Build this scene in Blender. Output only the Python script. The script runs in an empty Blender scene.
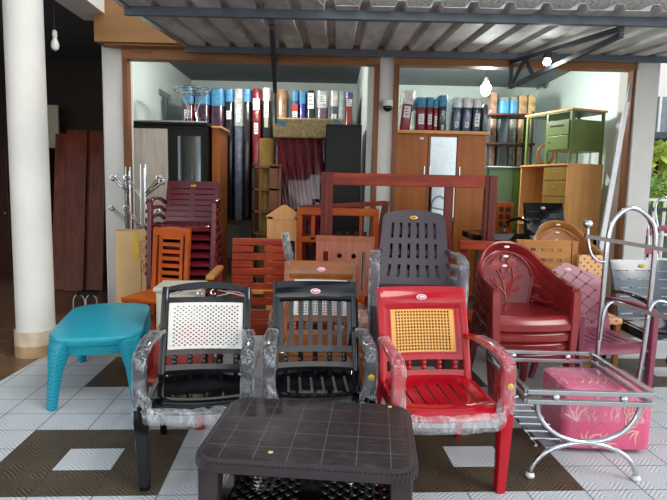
import bpy, bmesh, math, random
from mathutils import Vector, Matrix
V = Vector
RND = random.Random(11)
SC = bpy.context.scene
COL = SC.collection
rad = math.radians
PI = math.pi
# ------------------------------------------------------------------ camera
CAM_H, FPX = 1.45, 540.0
PITCH, ROLL = math.atan(60/540), rad(1.25)
_R0, _U0 = V((1,0,0)), V((0,math.sin(PITCH),math.cos(PITCH)))
_F = V((0,math.cos(PITCH),-math.sin(PITCH)))
_R = _R0*math.cos(ROLL)+_U0*math.sin(ROLL)
_U = _U0*math.cos(ROLL)-_R0*math.sin(ROLL)
def _ray(px, py): return _F*FPX+_R*(px-333.5)-_U*(py-250)
def at(px, py, Y):
    d = _ray(px, py); return V((0,0,CAM_H))+d*(Y/d.y)
def gz(px, py, z=0.0):
    d = _ray(px, py); return V((0,0,CAM_H))+d*((z-CAM_H)/d.z)
cd = bpy.data.cameras.new('camera'); cam = bpy.data.objects.new('camera', cd); COL.objects.link(cam)
cd.sensor_width = 36; cd.lens = 36*FPX/667; cd.clip_end = 200
cam.matrix_world = Matrix((( _R.x,_U.x,-_F.x,0),(_R.y,_U.y,-_F.y,0),(_R.z,_U.z,-_F.z,CAM_H),(0,0,0,1)))
SC.camera = cam
# ------------------------------------------------------------------ materials
def srgb(h):
    if isinstance(h, str):
        h = h.lstrip('#'); c = [int(h[i:i+2],16)/255 for i in (0,2,4)]
    else: c = h
    return tuple(x/12.92 if x <= .04045 else ((x+.055)/1.055)**2.4 for x in c)+(1,)
def nodes(name):
    m = bpy.data.materials.new(name); m.use_nodes = True
    nt = m.node_tree; b = nt.nodes['Principled BSDF']; return m, nt, b
def link(nt, a, b): nt.links.new(a, b)
def mixc(nt, fac, a, b, mode='MIX'):
    n = nt.nodes.new('ShaderNodeMix'); n.data_type = 'RGBA'; n.blend_type = mode
    for i, x in ((0, fac), (6, a), (7, b)):
        if hasattr(x, 'links') or hasattr(x, 'is_linked'): nt.links.new(x, n.inputs[i])
        else: n.inputs[i].default_value = x
    return n.outputs[2]
def math_(nt, op, a, b=None, c=None):
    n = nt.nodes.new('ShaderNodeMath'); n.operation = op
    for i, x in enumerate((a, b, c)):
        if x is None: continue
        if hasattr(x, 'is_linked'): nt.links.new(x, n.inputs[i])
        else: n.inputs[i].default_value = x
    return n.outputs[0]
def coords(nt, scale=(1,1,1), kind='Object', rot=(0,0,0)):
    t = nt.nodes.new('ShaderNodeTexCoord'); mp = nt.nodes.new('ShaderNodeMapping')
    mp.inputs['Scale'].default_value = scale; mp.inputs['Rotation'].default_value = rot
    nt.links.new(t.outputs[kind], mp.inputs[0]); return mp.outputs[0]
def noise(nt, vec, scale, detail=3, rough=.55):
    n = nt.nodes.new('ShaderNodeTexNoise'); n.inputs['Scale'].default_value = scale
    n.inputs['Detail'].default_value = detail; n.inputs['Roughness'].default_value = rough
    nt.links.new(vec, n.inputs['Vector']); return n.outputs['Fac']
def ramp(nt, fac, stops):
    n = nt.nodes.new('ShaderNodeValToRGB'); e = n.color_ramp.elements
    e[0].position, e[0].color = stops[0]; e[1].position, e[1].color = stops[-1]
    for p, c in stops[1:-1]:
        x = e.new(p); x.color = c
    nt.links.new(fac, n.inputs[0]); return n.outputs[0]
def bump(nt, b, h, strength=.2, dist=.01):
    n = nt.nodes.new('ShaderNodeBump'); n.inputs['Strength'].default_value = strength
    n.inputs['Distance'].default_value = dist; nt.links.new(h, n.inputs['Height'])
    nt.links.new(n.outputs[0], b.inputs['Normal'])
def sc(c, k): return tuple(min(1, x*k) for x in c[:3])+(1,)
def plain(name, col, rough=.5, metal=0, var=.18, nscale=6, bmp=0, bscale=60, coat=0, spec=.5, stretch=(1,1,1)):
    m, nt, b = nodes(name); c = srgb(col)
    vec = coords(nt, stretch); f = noise(nt, vec, nscale, 4)
    link(nt, ramp(nt, f, [(.3, sc(c, 1-var)), (.7, sc(c, 1+var))]), b.inputs['Base Color'])
    b.inputs['Roughness'].default_value = rough; b.inputs['Metallic'].default_value = metal
    b.inputs['Coat Weight'].default_value = coat; b.inputs['Coat Roughness'].default_value = .12
    b.inputs['Specular IOR Level'].default_value = spec
    if bmp: bump(nt, b, noise(nt, vec, bscale, 3), bmp, .004)
    return m
def wood(name, c1, c2, rough=.4, axis='z', scale=1.0, coat=.3):
    m, nt, b = nodes(name)
    s = {'x': (1.2,14,14), 'y': (14,1.2,14), 'z': (14,14,1.2)}[axis]
    vec = coords(nt, tuple(k*scale for k in s))
    f = noise(nt, vec, 1.6, 5, .65); g = noise(nt, coords(nt), 2.5, 2)
    c = mixc(nt, g, ramp(nt, f, [(.28, srgb(c1)), (.72, srgb(c2))]), ramp(nt, f, [(.3, sc(srgb(c1),.8)), (.7, srgb(c1))]))
    link(nt, c, b.inputs['Base Color']); b.inputs['Roughness'].default_value = rough
    b.inputs['Coat Weight'].default_value = coat*.6; b.inputs['Coat Roughness'].default_value = .15; b.inputs['Specular IOR Level'].default_value = .22
    bump(nt, b, f, .08, .002); return m
def metal(name, col, rough=.22, metallic=1.0):
    return plain(name, col, rough, metallic, .08, 20)
def plastic(name, col, rough=.3, var=.1, coat=.15, bmp=0, bscale=200):
    return plain(name, col, rough, 0, var, 9, bmp, bscale, coat)
def film(name, tint='#eef2f6', alpha=.06, streak=.55, rough=.12, stretch=(1,1,.35)):
    m, nt, b = nodes(name)
    vec = coords(nt, stretch); n1 = noise(nt, vec, 20, 3, .6); n2 = noise(nt, coords(nt), 11, 3)
    b.inputs['Base Color'].default_value = srgb(tint); b.inputs['Roughness'].default_value = rough
    b.inputs['Specular IOR Level'].default_value = 1
    bump(nt, b, n1, 1, .03)
    ridge = math_(nt, 'SUBTRACT', 1.0, math_(nt, 'ABSOLUTE', math_(nt, 'MULTIPLY', math_(nt, 'SUBTRACT', n1, .5), 9.0)))
    a = ramp(nt, math_(nt, 'MULTIPLY', ridge, n2), [(.3, (alpha,)*3+(1,)), (.62, (streak,)*3+(1,))])  # more opaque ridges paint highlight streaks into the wrap
    link(nt, a, b.inputs['Alpha']); return m
M = {}
M['black_plastic'] = plain('black gloss plastic', '#08080a', .08, 0, .1, 9, 0, 60, 0, .5)
M['red_plastic'] = plain('red gloss plastic', '#a60d1b', .13, 0, .1, 9, 0, 60, 0, .4)
M['dark_red_plastic'] = plastic('brick red plastic', '#8c211f', .4, .1, .1)
M['coffee_plastic'] = plastic('coffee brown plastic', '#2a2022', .42, .14, .1, .12)
M['violet_plastic'] = plastic('dark mauve brown plastic', '#392b34', .36, .1, .15)
M['maroon_plastic'] = plastic('maroon plastic', '#5c1018', .25, .12, .3)
M['wine_plastic'] = plastic('wine red plastic', '#80201f', .25, .18, .2)
M['rose_plastic'] = plastic('dull rose plastic', '#7d3348', .4, .1, .15)
M['teal_plastic'] = plastic('teal plastic', '#0b93a6', .42, .07, .1)
M['tan_plastic'] = plastic('tan plastic', '#a8703a', .4, .1, .1)
M['grey_plastic'] = plastic('glossy slate plastic', '#454f57', .16, .1, .4)
M['brown_plastic'] = plastic('walnut brown plastic', '#844a1c', .25, .2, .2)
M['white_plastic'] = plastic('white plastic', '#d6d4cd', .4, .04, .05)
M['cane_plastic'] = plastic('honey cane plastic', '#d69a44', .4, .08, .1)
M['slot_dark'] = plastic('dark groove', '#140c0e', .6)
M['chrome'] = metal('chrome', '#c9ccd0', .14)
M['steel'] = metal('brushed steel', '#b4b6b8', .3)
M['iron'] = plain('grey painted iron', '#32373f', .5, .2, .15, 12)
M['purlin'] = plain('blue grey painted steel', '#59616b', .5, .2, .12, 12)
M['bronze_tube'] = metal('dull bronze tube', '#6b6260', .35)
M['gold'] = plain('gold sticker', '#c9a63a', .35, .3, .1)
M['badge_red'] = plain('pink red badge', '#d86a74', .35, 0, .1)
M['badge_white'] = plain('white badge rim', '#efe6e2', .35, 0, .05)
M['film'] = film('clear plastic wrap', '#eef1f5', .09, .33, .08)
M['film_soft'] = film('thin plastic cover', '#f4f0f2', .05, .4)
M['film_dense'] = film('crumpled bubble wrap', '#c9ced4', .16, .45, .1)
M['red_wood'] = wood('reddish polished wood', '#6a1c0e', '#b8481c', .4, 'x', coat=.1)
M['red_wood_z'] = wood('reddish polished wood upright', '#501a14', '#87342a', .42, 'z', coat=.1)
M['orange_wood'] = wood('orange polished wood', '#983806', '#dd7010', .35, 'x', coat=.15)
M['orange_wood_z'] = wood('orange polished wood upright', '#8c3406', '#d4680e', .38, 'z', coat=.15)
M['honey_wood'] = wood('honey wood', '#a3692c', '#cf9448', .4, 'x')
M['honey_wood_z'] = wood('honey wood upright', '#98602a', '#c58a44', .4, 'z')
M['pink_wood'] = wood('pale pinkish wood', '#8d4a35', '#b8765a', .45, 'z')
M['dark_wood'] = wood('dark brown wood', '#2e1a12', '#4f2e20', .45, 'z')
M['plank_wood'] = wood('dark red plank wood', '#4c1a0a', '#96401c', .45, 'z')
M['lintel_wood'] = wood('brown painted frame wood', '#8c5c3a', '#b28559', .5, 'x', .6, 0)
M['jamb_wood'] = wood('brown painted jamb wood', '#74482e', '#9a6644', .5, 'z', .6, 0)
M['box_wood'] = wood('tan shutter box board', '#84603c', '#9c7248', .6, 'x', .3, 0)
M['wardrobe_wood'] = wood('golden brown laminate', '#98521c', '#c4772f', .38, 'z', .5, .08)
M['ash_wood'] = wood('pale ash laminate', '#bdb0a4', '#e2d6c9', .5, 'z', .8, 0)
M['desk_wood'] = wood('light brown laminate', '#d89a5c', '#f2bd80', .45, 'z', .5, .05)
M['desk_yellow'] = wood('yellowish drawer laminate', '#927030', '#b08c42', .45, 'z', .5)
M['black_lam'] = plain('black laminate', '#101112', .45, 0, .1, 6, 0, 60, 0, .25)
M['green_steel'] = plain('moss green enamel', '#6a7a40', .35, 0, .08, 3)
M['green_steel_dark'] = plain('deep green enamel', '#46672e', .35, 0, .08, 3)
M['cream'] = plain('greyish cream board', '#b4ae9a', .55, 0, .06)
M['card'] = plain('brown cardboard', '#d6b07c', .8, 0, .08, 5)
M['red_print'] = plain('red print', '#b03a2c', .7)
M['yellow_tape'] = plain('yellow tape', '#d9b21e', .5)
M['wall_white'] = plain('white wall paint', '#d3d1cc', .7, 0, .04, 3, .05)
M['column_paint'] = plain('scuffed white column paint', '#d2cfc8', .6, 0, .09, 1.6, .05)
M['stitch'] = plastic('dark rose groove', '#57202f', .6)
M['wall_mint'] = plain('pale mint wall paint', '#e4efeb', .7, 0, .03, 3, .05)
M['ceiling_grey'] = plain('grey ceiling paint', '#70777a', .8, 0, .05, 2)
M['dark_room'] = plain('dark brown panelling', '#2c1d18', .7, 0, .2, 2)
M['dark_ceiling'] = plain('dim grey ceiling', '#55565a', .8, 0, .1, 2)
M['brown_floor'] = plain('brown polished floor', '#6b523d', .25, 0, .25, 3)
M['concrete'] = plain('rough cast concrete', '#cfccc8', .9, 0, .5, 30, .6, 40)
M['ground'] = plain('pale concrete ground', '#c6c4c0', .8, 0, .1, 2)
M['mirror'] = metal('mirror glass', '#868e92', .04)
M['skirt_tile'] = plain('beige marble tile', '#c4b29a', .35, 0, .2, 8)
M['skirt_tile_low'] = plain('tan marble tile', '#a88a66', .35, 0, .2, 8)
M['bulb_glass'] = plain('milky glass', '#d9d7d2', .3)
M['pink_cloth'] = plain('pink cushion cloth', '#c2566e', .6)
M['beige_print'] = plain('beige rose print', '#dc9d96', .5)
M['paper_white'] = plain('white label paper', '#e2e4e6', .5, 0, .04)
M['blue_label'] = plain('sky blue label', '#3f80a8', .4, 0, .3, 25)
M['ink'] = plain('dark ink', '#22242a', .6)
def emit(name, col, s):
    m, nt, b = nodes(name); b.inputs['Emission Color'].default_value = srgb(col); b.inputs['Emission Strength'].default_value = s
    b.inputs['Base Color'].default_value = srgb(col); return m
M['lit'] = emit('lit bulb', '#f4fff6', 40)
# ------------------------------------------------------------------ mesh builder
class MB:
    def __init__(s): s.v = []; s.f = []
    def add(s, vs, fs):
        n = len(s.v); s.v += [tuple(v) for v in vs]; s.f += [tuple(i+n for i in f) for f in fs]; return s
    def bx(s, x0, x1, y0, y1, z0, z1):
        x0,x1 = min(x0,x1),max(x0,x1); y0,y1 = min(y0,y1),max(y0,y1); z0,z1 = min(z0,z1),max(z0,z1)
        return s.add([(x,y,z) for z in (z0,z1) for y in (y0,y1) for x in (x0,x1)],
              [(0,2,3,1),(4,5,7,6),(0,1,5,4),(2,6,7,3),(0,4,6,2),(1,3,7,5)])
    def bar(s, p, q, w, h, up=(0,0,1), w2=None, h2=None):
        p, q = V(p), V(q); d = (q-p).normalized(); u = V(up)
        if abs(d.dot(u)) > .98: u = V((0,1,0))
        a = d.cross(u).normalized(); b = a.cross(d).normalized()
        w2 = w if w2 is None else w2; h2 = h if h2 is None else h2
        vs = [p+a*i*w/2+b*j*h/2 for j in (-1,1) for i in (-1,1)]+[q+a*i*w2/2+b*j*h2/2 for j in (-1,1) for i in (-1,1)]
        return s.add(vs, [(0,2,3,1),(4,5,7,6),(0,1,5,4),(2,6,7,3),(0,4,6,2),(1,3,7,5)])
    def sweep(s, pts, ws, hs, up=(0,0,1), n=8, closed=False, sq=.35, jit=0):
        pts = [V(p) for p in pts]; k = len(pts); rings = []
        if not hasattr(ws, '__len__'): ws = [ws]*k
        if not hasattr(hs, '__len__'): hs = [hs]*k
        base = len(s.v); lastb = V(up)
        for i, p in enumerate(pts):
            if closed: d = pts[(i+1)%k]-pts[i-1]
            else: d = pts[min(i+1,k-1)]-pts[max(i-1,0)]
            d.normalize()
            a = d.cross(lastb)
            if a.length < 1e-4: a = d.cross(V((0,1,.01)))
            a.normalize(); b = a.cross(d).normalized(); lastb = b
            for j in range(n):
                t = 2*PI*(j+.5)/n; c, sn = math.cos(t), math.sin(t)
                x = math.copysign(abs(c)**sq if sq < 1 else abs(c), c); y = math.copysign(abs(sn)**sq if sq < 1 else abs(sn), sn)
                q = p+a*x*ws[i]/2+b*y*hs[i]/2
                if jit: q += V((RND.uniform(-jit,jit),RND.uniform(-jit,jit),RND.uniform(-jit,jit)))
                s.v.append(tuple(q))
        for i in range(k if closed else k-1):
            for j in range(n):
                A = base+i*n+j; B = base+i*n+(j+1)%n; Cc = base+((i+1)%k)*n+(j+1)%n; D = base+((i+1)%k)*n+j
                s.f.append((A,B,Cc,D))
        if not closed:
            s.f.append(tuple(base+j for j in reversed(range(n)))); s.f.append(tuple(base+(k-1)*n+j for j in range(n)))
        return s
    def tube(s, pts, r, n=8, closed=False): return s.sweep(pts, 2*r, 2*r, (0,.03,1), n, closed, 1)
    def ball(s, c, r, n=10, sc_=(1,1,1)):
        vs = []; m = max(4, n//2); c = V(c)
        for i in range(m+1):
            t = PI*i/m
            for j in range(n):
                a = 2*PI*j/n
                vs.append((c.x+r*sc_[0]*math.sin(t)*math.cos(a), c.y+r*sc_[1]*math.sin(t)*math.sin(a), c.z+r*sc_[2]*math.cos(t)))
        return s.add(vs, [(i*n+j,(i+1)*n+j,(i+1)*n+(j+1)%n,i*n+(j+1)%n) for i in range(m) for j in range(n)])
    def lathe(s, prof, c=(0,0,0), n=24, cap=True):
        c = V(c); k = len(prof)
        vs = [(c.x+r*math.cos(2*PI*j/n), c.y+r*math.sin(2*PI*j/n), c.z+z) for r, z in prof for j in range(n)]
        fs = [(i*n+j,i*n+(j+1)%n,(i+1)*n+(j+1)%n,(i+1)*n+j) for i in range(k-1) for j in range(n)]
        if cap: fs += [tuple(reversed(range(n))), tuple((k-1)*n+j for j in range(n))]
        return s.add(vs, fs)
    def prism(s, poly, fn, d):
        """poly (a,b) pairs; fn(a,b,t) -> point, t in 0..d"""
        n = len(poly); vs = [fn(a,b,0) for a,b in poly]+[fn(a,b,d) for a,b in poly]
        return s.add(vs, [tuple(range(n)), tuple(reversed(range(n,2*n)))]+[(i,i+n,(i+1)%n+n,(i+1)%n) for i in range(n)])
    def panel(s, us, vs, fn, th, hole=None):
        nu, nv = len(us), len(vs); e = 1e-3; P = {}; base = len(s.v)
        for j, v in enumerate(vs):
            for i, u in enumerate(us):
                p = V(fn(u,v)); du = V(fn(u+e,v))-V(fn(u-e,v)); dv = V(fn(u,v+e))-V(fn(u,v-e))
                n = du.cross(dv)
                n = n.normalized() if n.length > 1e-12 else V((0,0,1))
                s.v.append(tuple(p+n*th/2)); s.v.append(tuple(p-n*th/2))
        idx = lambda i,j,k: base+2*(j*nu+i)+k
        keep = lambda i,j: 0 <= i < nu-1 and 0 <= j < nv-1 and not (hole and hole(i,j))
        for j in range(nv-1):
            for i in range(nu-1):
                if not keep(i,j): continue
                s.f.append((idx(i,j,0),idx(i+1,j,0),idx(i+1,j+1,0),idx(i,j+1,0)))
                s.f.append((idx(i,j,1),idx(i,j+1,1),idx(i+1,j+1,1),idx(i+1,j,1)))
                if not keep(i,j-1): s.f.append((idx(i,j,0),idx(i,j,1),idx(i+1,j,1),idx(i+1,j,0)))
                if not keep(i,j+1): s.f.append((idx(i,j+1,0),idx(i+1,j+1,0),idx(i+1,j+1,1),idx(i,j+1,1)))
                if not keep(i-1,j): s.f.append((idx(i,j,0),idx(i,j+1,0),idx(i,j+1,1),idx(i,j,1)))
                if not keep(i+1,j): s.f.append((idx(i+1,j,0),idx(i+1,j,1),idx(i+1,j+1,1),idx(i+1,j+1,0)))
        return s
    def build(s, name, mat, parent=None, smooth=True, bevel=0, loc=None):
        me = bpy.data.meshes.new(name); me.from_pydata(s.v, [], s.f)
        bm = bmesh.new(); bm.from_mesh(me)
        loose = [v for v in bm.verts if not v.link_faces]
        if loose: bmesh.ops.delete(bm, geom=loose, context='VERTS')
        bmesh.ops.recalc_face_normals(bm, faces=bm.faces); bm.to_mesh(me); bm.free()
        if smooth:
            for p in me.polygons: p.use_smooth = True
            me.set_sharp_from_angle(angle=rad(38))
        me.materials.append(M[mat] if isinstance(mat, str) else mat)
        o = bpy.data.objects.new(name, me); COL.objects.link(o)
        if parent: o.parent = parent
        if loc is not None: o.location = loc
        if bevel:
            b = o.modifiers.new('bevel', 'BEVEL'); b.width = bevel; b.segments = 2; b.limit_method = 'ANGLE'; b.angle_limit = rad(40)
        return o
def bz(pts, n=8):
    """smooth Catmull-Rom through the points"""
    pts = [V(p) for p in pts]; out = []
    for i in range(len(pts)-1):
        p0 = pts[max(i-1,0)]; p1 = pts[i]; p2 = pts[i+1]; p3 = pts[min(i+2,len(pts)-1)]
        for k in range(n):
            t = k/n
            out.append(.5*((2*p1)+(p2-p0)*t+(2*p0-5*p1+4*p2-p3)*t*t+(3*p1-p0-3*p2+p3)*t**3))
    out.append(pts[-1]); return out
def lin(a, b, n): return [a+(b-a)*i/(n-1) for i in range(n)]
def thing(name, label, cat, loc=(0,0,0), rz=0, group=None, scale=None):
    o = bpy.data.objects.new(name, None); COL.objects.link(o); o.empty_display_size = .1
    o.location = loc; o.rotation_euler = (0,0,rz); o['label'] = label; o['category'] = cat
    if group: o['group'] = group
    if scale: o.scale = (scale,)*3 if not hasattr(scale, '__len__') else scale
    return o
def tag(o, label, cat, group=None, kind=None):
    if label: o['label'] = label
    if cat: o['category'] = cat
    if group: o['group'] = group
    if kind: o['kind'] = kind
    return o
def struct(o): o['kind'] = 'structure'; return o
def kids(o): return [c for c in COL.objects if c.parent is o]
def copy_tree(o, parent=None):
    c = o.copy(); COL.objects.link(c)
    if parent: c.parent = parent
    for ch in kids(o): copy_tree(ch, c)
    return c
def dup(root, loc, rz=None, label=None, group=None):
    c = copy_tree(root); c.location = loc
    if rz is not None: c.rotation_euler = (0,0,rz)
    if label: c['label'] = label
    if group: c['group'] = group
    return c
# ------------------------------------------------------------------ the setting
# paved forecourt: woven pattern tiles, brown rings around a light tile in a field of light tiles
def tile_material():
    m, nt, b = nodes('patterned floor tiles')
    t = nt.nodes.new('ShaderNodeTexCoord'); sx = nt.nodes.new('ShaderNodeSeparateXYZ'); nt.links.new(t.outputs['Object'], sx.inputs[0])
    mt = lambda *a: math_(nt, *a)
    u = mt('DIVIDE', sx.outputs[0], .297); v = mt('DIVIDE', sx.outputs[1], .235)
    i = mt('FLOOR', u); j = mt('FLOOR', v); fu = mt('SUBTRACT', u, i); fv = mt('SUBTRACT', v, j)
    im = mt('FLOORED_MODULO', i, 7.0); jm = mt('FLOORED_MODULO', j, 6.0)
    dark = mt('MULTIPLY', mt('LESS_THAN', im, 2.5), mt('GREATER_THAN', jm, 2.5))
    cen = mt('MULTIPLY', mt('COMPARE', im, 1.0, .1), mt('COMPARE', jm, 4.0, .1))
    dark = mt('MULTIPLY', dark, mt('SUBTRACT', 1.0, cen))
    # joints
    eu = mt('MINIMUM', fu, mt('SUBTRACT', 1.0, fu)); ev = mt('MINIMUM', fv, mt('SUBTRACT', 1.0, fv))
    joint = mt('MAXIMUM', mt('LESS_THAN', eu, .011), mt('LESS_THAN', ev, .012))
    # chevron ribs: direction flips on each half tile; a dotted band across the middle
    half = mt('GREATER_THAN', mt('FRACT', mt('MULTIPLY', u, 2.0)), .5)
    sgn = mt('SUBTRACT', mt('MULTIPLY', half, 2.0), 1.0)
    ph = mt('ADD', mt('MULTIPLY', fu, 11.0), mt('MULTIPLY', mt('MULTIPLY', fv, 9.0), sgn))
    st = mt('SINE', mt('MULTIPLY', ph, 2*PI))
    dots = mt('MULTIPLY', mt('SINE', mt('MULTIPLY', fu, 2*PI*22)), mt('SINE', mt('MULTIPLY', fv, 2*PI*16)))
    band = mt('GREATER_THAN', ev, .30)
    tex = mt('ADD', mt('MULTIPLY', st, mt('SUBTRACT', 1.0, band)), mt('MULTIPLY', dots, band))
    tex = mt('ADD', mt('MULTIPLY', tex, .5), .5)
    nz = noise(nt, t.outputs['Object'], 5, 5, .65); fine = noise(nt, t.outputs['Object'], 60, 2)
    lightc = mixc(nt, tex, srgb('#a4a8aa'), srgb('#d6d9da'))
    lightc = mixc(nt, ramp(nt, nz, [(.3,(0,0,0,1)),(.75,(1,1,1,1))]), mixc(nt, .8, srgb('#8b8f90'), lightc), lightc)
    darkc = mixc(nt, mt('MULTIPLY', tex, fine), srgb('#231c16'), srgb('#8a7454'))
    darkc = mixc(nt, ramp(nt, nz, [(.35,(0,0,0,1)),(.7,(1,1,1,1))]), mixc(nt, .6, srgb('#2a211b'), darkc), darkc)
    col = mixc(nt, dark, lightc, darkc)
    col = mixc(nt, mt('MULTIPLY', joint, .8), col, srgb('#2a2a2a'))
    link(nt, col, b.inputs['Base Color']); b.inputs['Roughness'].default_value = .5
    bump(nt, b, mt('SUBTRACT', tex, joint), .25, .004); return m
M['tiles'] = tile_material()
ROT = rad(3.4); O_T = V((-1.737, 3.055, 0))
def unrot(x, y):
    d = V((x,y,0))-O_T; return (d.x*math.cos(ROT)+d.y*math.sin(ROT), -d.x*math.sin(ROT)+d.y*math.cos(ROT), 0)
fl = MB().add([unrot(-2.43,-3), unrot(6,-3), unrot(6,6.42), unrot(-2.43,6.42)], [(0,1,2,3)]).build('floor', 'tiles', None, False)
fl.location = O_T; fl.rotation_euler = (0,0,ROT); struct(fl)
struct(MB().add([(-7,-3,0),(-2.43,-3,0),(-2.43,9.2,0),(-7,9.2,0)], [(0,1,2,3)]).build('floor_left', 'brown_floor'))
struct(MB().bx(-2.62,3.62,6.42,10,-.1,.15).build('floor_shop', 'brown_floor'))
struct(MB().add([(-40,-12,-.03),(60,-12,-.03),(60,60,-.03),(-40,60,-.03)], [(0,1,2,3)]).build('ground', 'ground'))
W = lambda n, m, *b: struct(MB().bx(*b).build(n, m, None, False))
FY = 6.30
# shop interior
W('wall_back', 'wall_mint', -2.7,3.75,10,10.15,0,3.7)
W('wall_shop_left', 'wall_mint', -2.75,-2.62,6.5,10,0,3.7)
W('wall_partition', 'wall_mint', .36,.46,6.5,10,0,3.6)
W('wall_shop_right', 'wall_mint', 3.62,3.70,6.6,10,0,3.7)
W('ceiling', 'ceiling_grey', -2.7,3.7,6.5,10.1,3.36,3.5)
# shop front
xl0, xl1 = at(106,180,FY).x, at(126.5,180,FY).x
W('wall_front_left', 'wall_white', xl0,xl1,FY,6.55,0,3.25)
xm0, xm1 = at(375.5,180,FY).x, at(391.5,180,FY).x
W('wall_front_middle', 'wall_white', xm0,xm1,FY,6.55,0,3.0)
xr0, xr1 = at(625,180,FY).x, at(644,180,FY).x
W('wall_front_right', 'wall_white', xr0,xr1+.02,FY-.1,6.6,0,3.4)
W('wall_above', 'wall_white', xl0,xr1,FY+.05,6.55,2.96,3.8)
# wooden frames
zl = at(250,62,FY-.03).z; zt = zl+.13
def frame(n, x0, x1):
    W('trim_'+str(n), 'lintel_wood', x0,x1,FY-.06,FY+.08,zl,zt)
    W('trim_'+str(n+1), 'jamb_wood', x0,x0+.055,FY-.05,FY+.06,0,zl)
    W('trim_'+str(n+2), 'jamb_wood', x1-.06,x1,FY-.05,FY+.06,0,zl)
frame(1, xl1-.005, xm0+.01); frame(4, xm1-.01, xr0+.03)
mk = MB()
for px, py in ((142,53),(253,57),(357,60)):
    c = at(px, py, FY-.065)
    for k in range(7): mk.bar(c+V((-.09+.03*k,-.002,RND.uniform(-.012,.012))), c+V((-.07+.03*k,-.002,RND.uniform(-.02,.02))), .006,.006)
struct(mk.build('trim_carved_marks', 'ink'))
for n, (px0, px1) in enumerate(((0,0),)):
    W('trim_shutter_box', 'box_wood', xl0+.02,-.9,FY-.26,FY+.04,zt+.0,3.5)
    W('trim_shutter_box_ledge', 'lintel_wood', xl0+.1,xr1,FY-.2,FY-.05,zt-.02,zt+.03)
# left porch beam, ceiling and dim room
W('trim_porch_beam', 'wall_white', -2.85,xl1-.1,1.5,FY,3.28,3.62)
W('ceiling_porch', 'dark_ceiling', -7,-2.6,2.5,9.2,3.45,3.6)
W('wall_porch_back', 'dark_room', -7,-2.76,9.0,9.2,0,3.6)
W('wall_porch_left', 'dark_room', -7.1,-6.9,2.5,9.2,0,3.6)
# round column
cx = gz(37,353); 
col = MB().lathe([(.150,.22),(.143,3.3)], (cx.x,cx.y,0), 40).build('column', 'column_paint'); struct(col)
struct(MB().lathe([(.165,.10),(.165,.22)], (cx.x,cx.y,0), 40).build('trim_column_tile', 'skirt_tile', None, True))
struct(MB().lathe([(.167,0),(.167,.10)], (cx.x,cx.y,0), 40).build('trim_column_base', 'skirt_tile_low', None, True))
# corrugated awning sheet
SL = .085
def zs(y): return 3.03-(6.22-y)*SL
def corr():
    mb = MB(); xs = []; x = -1.62; pit = .267
    prof = [(0,0),(.17,0),(.19,.045),(.247,.045)]
    pts = []
    while x < 6.2:
        for a, b in prof: pts.append((x+a, b))
        x += pit
    def near(x): return 3.55 if x < -.2 else 4.2-.02*(x+.2)
    vs = []; fs = []
    ys = 7
    for i, (a, b) in enumerate(pts):
        for k in range(ys):
            y = near(a)+(6.22-near(a))*k/(ys-1)
            vs.append((a,y,zs(y)-.045+b)); vs.append((a,y,zs(y)-.042+b))
    n = len(pts)
    for i in range(n-1):
        for k in range(ys-1):
            A = 2*(i*ys+k); B = 2*((i+1)*ys+k)
            fs.append((A,B,B+2,A+2)); fs.append((A+1,A+3,B+3,B+1))
        A = 2*(i*ys); B = 2*((i+1)*ys); fs.append((A,A+1,B+1,B))
    return mb.add(vs, fs)
m, nt, b = nodes('weathered corrugated metal')
vec = coords(nt, (1,.25,1)); f = noise(nt, vec, 5, 6, .7); g = noise(nt, coords(nt, (.8,.3,1)), 2.0, 3)
c = ramp(nt, f, [(.25, srgb('#808284')), (.5, srgb('#bcbcbb')), (.75, srgb('#e2dfd9'))])
c = mixc(nt, ramp(nt, g, [(.5,(0,0,0,1)),(.72,(1,1,1,1))]), c, mixc(nt, .5, c, srgb('#7c6656')))
link(nt, c, b.inputs['Base Color']); b.inputs['Metallic'].default_value = .1; b.inputs['Roughness'].default_value = .6
bump(nt, b, f, .15, .004); M['corr'] = m
sheet = corr().build('awning_roof', 'corr', None, False); struct(sheet)
def purlin(y, name):
    z = zs(y)-.075
    struct(MB().bx(-1.66,6.2,y-.025,y+.025,z-.035,z+.03).build(name, 'purlin', None, False, .004))
purlin(4.36, 'trim_purlin'); purlin(6.1, 'trim_purlin_rear')
# edge flashing along the left side of the sheet
struct(MB().bar((-1.63,3.5,zs(3.5)-.03), (-1.63,6.22,zs(6.22)-.03), .05,.07).build('trim_sheet_edge', 'steel', None, False))
# rough cast slab over the awning
W('ceiling_slab', 'concrete', -.9,9,5.2,FY+.05,3.30,3.5)
# brackets of welded angle iron
def bracket(label, x0, x1, zb, rod=0):
    t = thing('awning_bracket', label, 'bracket', (0,0,0), 0, 'iron brackets under the awning')
    a = V((x0,6.2,zb)); top = V((x0,6.2,zs(6.2)-.13)); tip = V((x1,4.40,zs(4.4)-.14))
    MB().bar(a, top, .04,.04).build('post', 'iron', t, False)
    MB().bar(top, tip+V((0,0,.02)), .04,.04).build('top_chord', 'iron', t, False)
    MB().bar(a, tip-V((0,0,.03)), .04,.04).build('bottom_chord', 'iron', t, False)
    e = a.lerp(tip, .0); q = top.lerp(tip, .17); r = a.lerp(tip, .27)
    MB().bar(e, q, .03,.03).build('strut', 'iron', t, False); MB().bar(q, r, .03,.03).build('strut', 'iron', t, False)
    return t
B1 = at(510,87,6.2); B2 = at(622,30,4.4)
bracket('triangular iron awning bracket carrying a small lit lamp, right of the middle', B1.x, B2.x, B1.z)
B3 = at(275,92,6.2)
bk = bracket('iron awning bracket seen edge on above the left shop opening', B3.x, at(272,10,4.4).x, B3.z)
MB().tube([at(275,50,6.16), at(276,124,6.16)], .012).build('conduit', 'iron', bk)
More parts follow.
